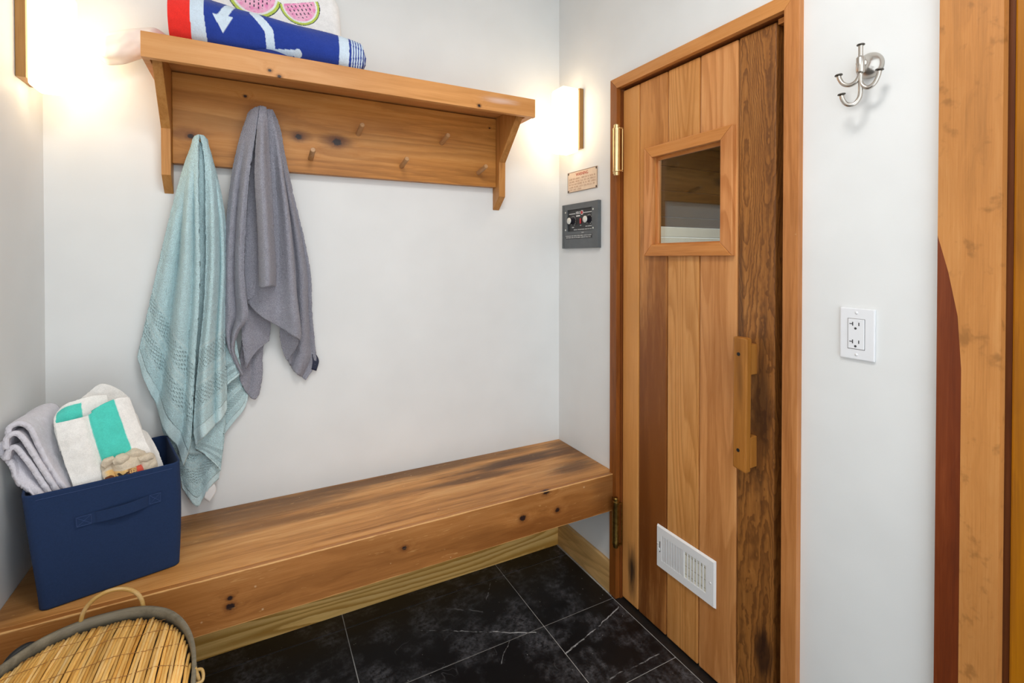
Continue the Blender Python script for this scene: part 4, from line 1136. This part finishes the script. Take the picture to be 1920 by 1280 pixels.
for h in (BHT + 0.0012, BHT):
    G.append([bin_pt(x, y, min(h, BHT), 0.002 if h > BHT else 0.005) + Vector((0, 0, 0.001 if h > BHT else 0)) for x, y in loop])
for h in list(reversed(hs[3:-1])) + [0.006]:
    G.append([bin_pt(x, y, h, 0.005) for x, y in loop])
grid_mesh('bin_body', G, M_NAVY, bin_, wrap=True, caps=True)
def strip(pts, w, off0, name, par, mat, thick=0.0022):
    """webbing along points on the bin front: (x along front, height, stand-off)"""
    G1 = []
    for (x, h, off) in pts:
        for_n = -uy
        a = bin_pt(x, 0, h + w / 2) + for_n * off
        b = bin_pt(x, 0, h - w / 2) + for_n * off
        c = a + for_n * thick; d = b + for_n * thick
        G1.append([a, c, c.lerp(d, .5), d, b])
    return grid_mesh(name, G1, mat, par, wrap=True, caps=True, smooth=False)
sp = []
for i in range(41):
    t = i / 40
    x = 0.070 + (0.2290 - 0.070) * t
    h = 0.184 + 0.010 * t
    off = 0.0002
    if 0.2 < t < 0.82:
        off += 0.012 * math.sin(math.pi * (t - 0.2) / 0.62) ** 0.7
    sp.append((x, h, off))
hd = strip(sp, 0.027, 0, 'strap_handle', bin_, M_NAVY)
M_NAVY_ST = simple('navy_thread', rgb(44, 66, 110), 0.8)
for xa, xb, hc in ((0.0725, 0.0965, 0.1850), (0.2040, 0.2265, 0.1935)):
    bm = bmesh.new()
    pts = [bin_pt(x, 0, h) - uy * 0.0027 for x, h in ((xa, hc - 0.011), (xb, hc - 0.011), (xb, hc + 0.011), (xa, hc + 0.011))]
    for a, b in ((0, 1), (1, 2), (2, 3), (3, 0), (0, 2), (1, 3)):
        tube([pts[a], pts[b]], 0.0005, 5, bm=bm)
    add('stitching', bm, M_NAVY_ST, hd)
bm = bmesh.new()
tube([bin_pt(x, 0, BHT - 0.012) - uy * 0.0006 for x in [BWD * (0.07 + 0.86 * i / 24) for i in range(25)]], 0.0007, 5, bm=bm)
add('hem_stitching', bm, M_NAVY_ST, bin_)

def BP(x, y, h):
    """point by bin axes: along front, back from front, above bench"""
    return A + ux * x + uy * y + Vector((0, 0, h))

# lavender towel: nested inverted-U layers running towards the back right
lt = empty('folded_towel', BP(0.04, 0.13, 0.10), 'lavender grey folded towel leaning out of the bin on the left', 'towel', 'towels in the navy bin')
for key, fd, sd in (('LA', [], 41), ('LB', [], 42), ('LC', [], 43), ('LD', [(0.5, 0.2, 0.006, 0, .3)], 44)):
    d = TOWEL[key]
    sheet('towel_layer', d['L'], d['R'], d.get('B'), d.get('T'), nu=60, nv=90, folds=fd, push=(0, -0.7, 0.7), wob=0.004, wscale=24, fuzz=0.0006, thick=0.011, mat=M_LAV, parent=lt, seed=sd)

# white towel with a turquoise stripe
WHT, TUR = rgb(238, 236, 232), rgb(82, 206, 190)
st = empty('striped_towel', BP(0.15, 0.13, 0.10), 'white towel with broad turquoise stripe standing in the bin', 'towel', 'towels in the navy bin')
def sstep(a, b, x):
    t = min(1, max(0, (x - a) / (b - a)))
    return t * t * (3 - 2 * t)
def mixc(a, b, t):
    return tuple(a[i] * (1 - t) + b[i] * t for i in range(4))
def p_front(u, v):
    t = sstep(0.405, 0.42, u) * (1 - sstep(0.775, 0.79, u))
    return mixc(WHT, TUR, t)
def p_back(u, v):
    t = sstep(0.05, 0.07, u) * (1 - sstep(0.50, 0.52, u)) * sstep(0.10, 0.13, v)
    return mixc(WHT, TUR, t)
for key, pf, fd, sd in (('S1', p_front, [(0.38, 0.06, -0.010, -.4, .1), (0.70, 0.25, 0.006, 0, .3), (0.15, 0.2, 0.006, 0, .3)], 21),
                        ('S2', p_back, [(0.3, 0.15, 0.006, 0, .3)], 22), ('S3', lambda u, v: WHT, [], 23), ('S4', lambda u, v: WHT, [(0.5, 0.2, 0.008, 0, .4)], 24)):
    d = TOWEL[key]
    sheet('cloth_fold', d['L'], d['R'], d.get('B'), d.get('T'), nu=90, nv=90, folds=fd, push=(0.24, -0.9, 0.3), wob=0.006, wscale=16, fuzz=0.0003, thick=0.012, mat=M_PRINTED, parent=st, printf=pf, seed=sd)

# beige printed cloth, rolled up small
BEI, YEL, PLM, REDC = rgb(208, 194, 172), rgb(226, 186, 120), rgb(54, 44, 40), rgb(206, 84, 66)
bt = empty('beige_cloth', BP(0.19, 0.05, 0.16), 'crumpled beige cloth with printed palm motif, tucked at the bin front', 'towel', 'towels in the navy bin')
def p_palm(u, v):
    c = BEI
    if v > 0.42:
        c = mixc(c, YEL, sstep(0.04, 0.10, u) * (1 - sstep(0.58, 0.62, u)))
        if 0.60 < u < 0.70: c = REDC
        dx, dy = (u - 0.36) * 1.6, (v - 0.80)
        a = math.atan2(dy, dx); r_ = math.hypot(dx, dy)
        if r_ < 0.34 * (0.45 + 0.55 * abs(math.sin(a * 4.5))): c = PLM
        if math.hypot((u - 0.08) * 1.5, v - 0.7) < 0.13: c = rgb(110, 66, 44)
        if u > 0.46 and u < 0.60 and mnoise.noise(Vector((u * 60, v * 40, 0))) > 0.0: c = rgb(120, 78, 54)
    return c
d = TOWEL['B1']
sheet('cloth_fold', d['L'], d['R'], d.get('B'), d.get('T'), nu=90, nv=70, folds=[(0.22, 0.05, -0.008, -.5, .1), (0.5, 0.12, 0.006, 0, .3), (0.72, 0.04, -0.007, -.5, .1)], push=(0.24, -0.9, 0.3), wob=0.008, wscale=34, fuzz=0.0002, thick=0.010, mat=M_PRINTED, parent=bt, printf=p_palm, seed=31)
for key in ('R1', 'R2', 'R3', 'R4'):
    pa, pb, ra = TOWEL[key]
    pth = cat([pa, (Vector(pa) + Vector(pb)) / 2 + Vector((0, 0, ra * 0.35)), pb], 26)
    t = tube(pth, [ra * (0.55 + 0.45 * math.sin(math.pi * min(1, max(0.08, i / 25)))) for i in range(26)], 22)
    bmesh.ops.triangulate(t, faces=[f for f in t.faces if len(f.verts) > 4])
    for v in t.verts:
        v.co += v.co.normalized() * 0.0 + Vector((mnoise.noise(v.co * 60), mnoise.noise(v.co * 60 + Vector((4, 0, 0))), mnoise.noise(v.co * 60 + Vector((0, 4, 0))))) * 0.004
    add('rolled_edge', t, BEIGE_MAT, bt, True)

# ================================================================== SHELF TOP: rolled towel, watermelon towel, white bag
NAV, ANC, RED2 = rgb(38, 62, 148), rgb(206, 222, 236), rgb(236, 52, 44)
rt = empty('rolled_towel', (-1.15, -0.165, 1.8625), 'rolled navy towel with white anchor print and red end on shelf', 'towel')
def roll_pt(x, a, s=1.0):
    t = (x + 1.405) / 0.50
    rr = (0.086 * (1 - t) + 0.060 * t) * s
    zc = 1.8630 + (0.086 * (1 - t) + 0.060 * t) * 0.92
    return Vector((x, -0.158 - 0.010 * t - math.sin(a) * rr * (0.96), zc + math.cos(a) * rr * 0.92))
def sdseg(px, py, ax, ay, bx_, by_):
    dx, dy = bx_ - ax, by_ - ay
    h = max(0, min(1, ((px - ax) * dx + (py - ay) * dy) / (dx * dx + dy * dy)))
    return math.hypot(px - ax - dx * h, py - ay - dy * h)
def p_roll(u, v, p):
    # screen-like frame on the towel: s along the roll (m), h height above the shelf (m)
    s = p.x + 1.405; h = p.z - 1.8625
    if p.y > -0.16: h = 0.16
    w = 0.0
    if s < 0.050 + 0.03 * max(0, 0.10 - h) : return RED2 if s < 0.050 + 0.12 * max(0, 0.10 - h) * 0.3 else ANC
    if s < 0.082 + 0.10 * max(0, 0.09 - h): return ANC
    d = min(sdseg(s, h, 0.205, 0.118, 0.244, 0.070), sdseg(s, h, 0.244, 0.070, 0.250, 0.018))
    if d < 0.0115: return ANC
    if sdseg(s, h, 0.250, 0.018, 0.318, 0.026) < 0.0075: return ANC
    if math.hypot(s - 0.322, h - 0.025) < 0.0115: return ANC
    d2 = sdseg(s, h, 0.146, 0.128, 0.128, 0.085)
    if d2 < 0.0115: return ANC
    # arrow head
    if 0.040 < h < 0.088:
        wd = (h - 0.040) / 0.048 * 0.026
        if abs(s - 0.128) < wd: return ANC
    if s > 0.440 and s < 0.470: return ANC
    if s > 0.476: return ANC if (s * 260) % 2 < 1.1 else NAV
    return NAV
G = []
nx_, na_ = 340, 150
for j in range(nx_):
    x = -1.405 + 0.50 * j / (nx_ - 1)
    row = []
    e_ = min(1, 9 * j / (nx_ - 1))
    for i in range(na_):
        a = 2 * math.pi * i / na_
        p = roll_pt(x, a, 1.0 - 0.06 * (1 - e_))
        n_ = mnoise.noise(Vector((x * 9, math.cos(a) * 1.2, math.sin(a) * 1.2))) * 0.006 + mnoise.noise(p * 300) * 0.0009
        c_ = Vector((x, -0.16, 1.93))
        q = p - c_; q.x = 0
        p += q.normalized() * n_
        p.x += 0.014 * math.sin(a * 1.0) * (j / (nx_ - 1)) 
        p.z = max(p.z, 1.8632)
        row.append(p)
    G.append(row)
grid_mesh('outer_wrap', G, M_PRINTED, rt, wrap=True, caps=True, printf=p_roll)
for k_, (sc_, dx) in enumerate(((0.86, 0.010), (0.72, 0.018), (0.56, 0.024), (0.38, 0.028))):
    G = []
    for x in (-0.945, -0.910 + dx * 0.4, -0.905 + dx * 0.8, -0.905 + dx):
        s_ = sc_ * (0.96 if x > -0.906 + dx else 1.0)
        row = []
        for i in range(60):
            a = 2 * math.pi * i / 60
            p = roll_pt(x, a, 1.0)
            c_ = Vector((x, -0.168, 1.9182))
            p = c_ + (p - c_) * s_
            p.x += mnoise.noise(Vector((math.cos(a) * 2, math.sin(a) * 2, k_))) * 0.004
            row.append(p)
        G.append(row)
    grid_mesh('inner_wrap', G, M_PRINTED, rt, wrap=True, caps=True, printf=(lambda kk: (lambda u, v, p: (ANC if kk % 2 == 0 and v < 0.8 else NAV)))(k_))
bm = bmesh.new()
for i in range(46):
    x = -1.205 + 0.105 * i / 45
    z = 1.864 + 0.0135 * math.sin(math.pi * (i / 45) ** 0.8)
    tube([(x, -0.205, z + 0.004), (x + 0.001, -0.232, z), (x + 0.002, -0.242, 1.8635)], 0.0016, 6, bm=bm)
fr_ = add('fringe', bm, simple('navy_fringe', rgb(30, 50, 124), 0.9), rt, True)
fr_['kind'] = 'stuff'

PNK, PNK2, GRN, WRM, SEED = rgb(244, 148, 196), rgb(250, 190, 214), rgb(196, 214, 96), rgb(244, 242, 240), rgb(40, 40, 60)
DGR = rgb(36, 62, 72)
wt = empty('watermelon_towel', (-1.14, -0.045, 1.8625), 'white towel printed with pink watermelon slices behind the navy roll', 'towel')
def p_melon(u, v, p):
    c = WRM
    for (cx, cz, r_, rot) in ((-1.1980, 2.1050, 0.078, -0.30), (-1.0660, 2.0960, 0.062, 0.30)):
        dx, dz = p.x - cx, p.z - cz
        a, b = dx * math.cos(rot) + dz * math.sin(rot), -dx * math.sin(rot) + dz * math.cos(rot)
        rr = math.hypot(a, b)
        if b < 0.010 and rr < r_:
            if rr > r_ * 0.965: c = DGR
            elif rr > r_ * 0.86: c = GRN
            elif rr > r_ * 0.78: c = WRM
            else:
                c = mixc(PNK2, PNK, sstep(0, 0.5, abs(mnoise.noise(Vector((a * 60, b * 60, 1))))))
                gx, gz = (a + b * 0.3) / 0.0125, b / 0.0125
                fx, fz = gx - round(gx), gz - round(gz)
                if abs(fx) < 0.13 and abs(fz) < 0.28 and rr < r_ * 0.62: c = SEED
    return c
G = []
lp = []
for i in range(13): lp.append((-0.170 - 0.035 * math.sin(math.pi * i / 12), 0.036 * math.cos(math.pi * i / 12)))
for i in range(1, 200): lp.append((-0.170 + 0.340 * i / 200, -0.036))
for i in range(13): lp.append((0.170 + 0.035 * math.sin(math.pi * i / 12), -0.036 * math.cos(math.pi * i / 12)))
for i in range(1, 20): lp.append((0.170 - 0.340 * i / 20, 0.036))
for j in range(220):
    t = j / 219
    z = 1.8632 + 0.300 * t
    row = []
    for (ex, ey) in lp:
        p = Vector((-1.125 + ex, -0.0445 + ey, z))
        top = sstep(0.86, 1.0, t)
        p.x = -1.125 + (p.x + 1.125) * (1 - 0.05 * top - 0.10 * t)
        p.y = -0.0445 + (p.y + 0.0445) * (1 - 0.8 * top ** 3)
        p += Vector((0, mnoise.noise(p * 11), mnoise.noise(p * 9 + Vector((3, 0, 0))) * 0.5)) * 0.006 * min(1, 5 * t)
        p.y = min(p.y, -0.003)
        row.append(p)
    G.append(row)
grid_mesh('folded_stack', G, M_PRINTED, wt, wrap=True, caps=True, printf=p_melon)

wb = empty('white_bag', (-1.50, -0.07, 1.80), 'crumpled white cotton bundle hanging over the left shelf end', 'bag')
G = []
for j in range(90):
    t = j / 89
    c = Vector((-1.395 - 0.205 * t, -0.070 - 0.006 * t, 1.898 - 0.042 * sstep(0.3, 0.9, t)))
    env = math.sin(math.pi * min(1, max(0.02, 0.12 + 0.88 * (1 - t) if t > 0.5 else 0.06 + 0.94 * t * 1.1))) ** 0.55
    rr = 0.043 * (0.45 + 0.55 * sstep(0, 0.35, t)) * (1 - sstep(0.80, 1.0, t) * 0.72)
    row = []
    for i in range(96):
        a = 2 * math.pi * i / 96
        dirv = Vector((0, math.cos(a), math.sin(a)))
        w = 1 + 0.12 * math.sin(6 * a + 5 * t) * sstep(0.35, 1, t) + 0.16 * mnoise.noise(Vector((t * 4, math.cos(a) * 1.3, math.sin(a) * 1.3))) + 0.05 * mnoise.noise(Vector((t * 8, math.cos(a) * 2.5, math.sin(a) * 2.5)))
        p = c + Vector((0, dirv.y * 0.9, dirv.z)) * rr * w
        p.y = min(p.y, -0.003)
        if p.x > -1.466: p.z = max(p.z, 1.8632 + max(0, (p.x + 1.466)) * 0.0)
        row.append(p)
    G.append(row)
grid_mesh('gathered_cloth', G, M_BAG, wb, wrap=True, caps=True)

# ================================================================== OVAL BASKET
BC = Vector((-1.492, -0.805, 0.0)); RX, RY, RZ = 0.190, 0.322, 0.500
bk = empty('lidded_basket', BC, 'oval reed basket with domed lid and cane handle, bottom left', 'basket')
def oval(a, sx=RX, sy=RY, pw=2.35):
    c, s = math.cos(a), math.sin(a)
    return sx * math.copysign(abs(c) ** (2 / pw), c), sy * math.copysign(abs(s) ** (2 / pw), s)
NA = 120
G = []
for h, k_ in ((0.004, 0.86), (0.05, 0.875), (0.2, 0.91), (0.35, 0.945), (0.47, 0.965), (0.48, 0.955), (0.47, 0.94), (0.05, 0.85), (0.012, 0.84)):
    G.append([BC + Vector((oval(2 * math.pi * i / NA, RX * k_, RY * k_)[0], oval(2 * math.pi * i / NA, RX * k_, RY * k_)[1], h)) for i in range(NA)])
grid_mesh('lining', G, M_BLACK, bk, wrap=True, caps=True)
bm = bmesh.new()
for i in range(150):
    a = 2 * math.pi * i / 150
    q0 = oval(a, RX * 0.872, RY * 0.872); q1 = oval(a, RX * 0.972, RY * 0.972)
    tube([BC + Vector((q0[0], q0[1], 0.006)), BC + Vector((q1[0], q1[1], 0.478))], 0.0042, 6, bm=bm)
s_ = add('side_reeds', bm, M_WICKER, bk, True)
s_['kind'] = 'stuff'
# bent rim of the lid: flat band standing on edge
def rim_band(name, ro, ri, z0, z1, m):
    G_ = []
    for i in range(NA + 1):
        a = 2 * math.pi * i / NA
        o_, n_ = oval(a, RX * ro, RY * ro), oval(a, RX * ri, RY * ri)
        wv = 0.0015 * mnoise.noise(Vector((math.cos(a) * 4, math.sin(a) * 4, z0)))
        G_.append([BC + Vector((o_[0], o_[1], z0 + wv)), BC + Vector((o_[0], o_[1], z1 - 0.002 + wv)), BC + Vector(((o_[0] + n_[0]) / 2, (o_[1] + n_[1]) / 2, z1 + wv)),
                   BC + Vector((n_[0], n_[1], z1 - 0.002 + wv)), BC + Vector((n_[0], n_[1], z0 + wv))])
    return grid_mesh(name, G_, m, bk, wrap=True)
rim_band('lid_rim', 1.0, 0.962, 0.472, 0.502, M_RIM)
rim_band('body_rim', 1.01, 0.975, 0.428, 0.468, M_RIM)
# reeds of the domed lid
def lid_z(x, y):
    q = (abs(x / RX) ** 2.35 + abs(y / RY) ** 2.35)
    lm = RY * 0.945 * max(0.02, 1 - abs(x / (RX * 0.957)) ** 2.35) ** (1 / 2.35)
    return 0.483 + 0.034 * max(0, 1 - (y / lm) ** 2) * (1 - 0.75 * abs(x / RX) ** 3)
nr = 62
rnd = random.Random(3)
lidm = [M_REED]
for i in range(nr):
    x = -RX * 0.94 + 2 * RX * 0.94 * (i + 0.5) / nr
    lim = RY * 0.945 * (max(0, 1 - abs(x / (RX * 0.955)) ** 2.35)) ** (1 / 2.35)
    if lim < 0.03: continue
    y1 = lim - rnd.uniform(0.0, 0.012)
    y0 = -lim + rnd.uniform(0.0, 0.012)
    pth = []
    xo = rnd.uniform(-0.0012, 0.0012)
    zo = rnd.uniform(-0.0012, 0.0012)
    for k_ in range(26):
        y = y0 + (y1 - y0) * k_ / 25
        wv = 0.0014 * mnoise.noise(Vector((i * 3.1, y * 14, 0)))
        pth.append(BC + Vector((x + xo + wv - 0.10 * 0.0 * y, y, lid_z(x, y) + zo)))
    rr = [0.0031 * (1 + 0.16 * mnoise.noise(Vector((i * 5.3, k_ * 0.9, 2)))) for k_ in range(26)]
    add('reed', tube(pth, rr, 7), M_REED, bk, True)
# dark liner beneath the reeds
G = []
for j in range(24):
    y = -RY * 0.95 + 2 * RY * 0.95 * j / 23
    lim = RX * 0.955 * (max(0.0001, 1 - abs(y / (RY * 0.958)) ** 2.35)) ** (1 / 2.35)
    G.append([BC + Vector((lim * (2 * i / 11 - 1), y, lid_z(lim * 0.98 * (2 * i / 11 - 1), y) - 0.0080)) for i in range(12)])
grid_mesh('lid_liner', G, M_BLACK, bk)
for y in (0.255, 0.205, 0.140, 0.075, 0.0, -0.08, -0.16, -0.24):
    lim = RX * 0.925 * (1 - abs(y / (RY * 0.965)) ** 2.35) ** (1 / 2.35)
    pts = []
    for i in range(90):
        x = -lim + 2 * lim * i / 89
        yy = y + 0.022 * mnoise.noise(Vector((x * 16, y * 20, 4))) + 0.03 * x
        pts.append(BC + Vector((x, yy, lid_z(x, yy) + 0.0036 + 0.0006 * math.sin(i * 2.1))))
    add('lid_stitch', tube(pts, 0.0005, 5), M_STITCH, bk, True)
# cane handle standing behind the rim
hp = []
for i in range(33):
    a = math.pi * i / 32
    hp.append(BC + Vector((0.013 - 0.0535 * math.cos(a) * (1 if True else 1), 0.314 + 0.0, 0.492 + 0.058 * math.sin(a) ** 0.9)))
hp = [hp[0] + Vector((0, 0, -0.03))] + hp + [hp[-1] + Vector((0, 0, -0.03))]
add('cane_handle', tube(hp, 0.0042, 12), M_CANE, bk, True)
# fastening at the right side and dark strap at the back left
bm = bmesh.new()
tube(cat([BC + Vector(v) for v in ((0.186, 0.06, 0.50), (0.194, 0.056, 0.47), (0.197, 0.05, 0.43), (0.192, 0.046, 0.40))], 20), 0.0035, 8, bm=bm)
tube(cat([BC + Vector(v) for v in ((0.180, 0.07, 0.488), (0.196, 0.07, 0.486), (0.199, 0.052, 0.478), (0.186, 0.045, 0.480))], 20), 0.003, 8, bm=bm)
add('cane_loop', bm, M_CANE, bk, True)
t = tube(cat([BC + Vector(v) for v in ((-0.150, 0.240, 0.455), (-0.140, 0.262, 0.484), (-0.126, 0.276, 0.496), (-0.108, 0.288, 0.492), (-0.095, 0.292, 0.460))], 24), 0.0065, 10)
add('leather_tab', t, M_BLACK, bk, True)
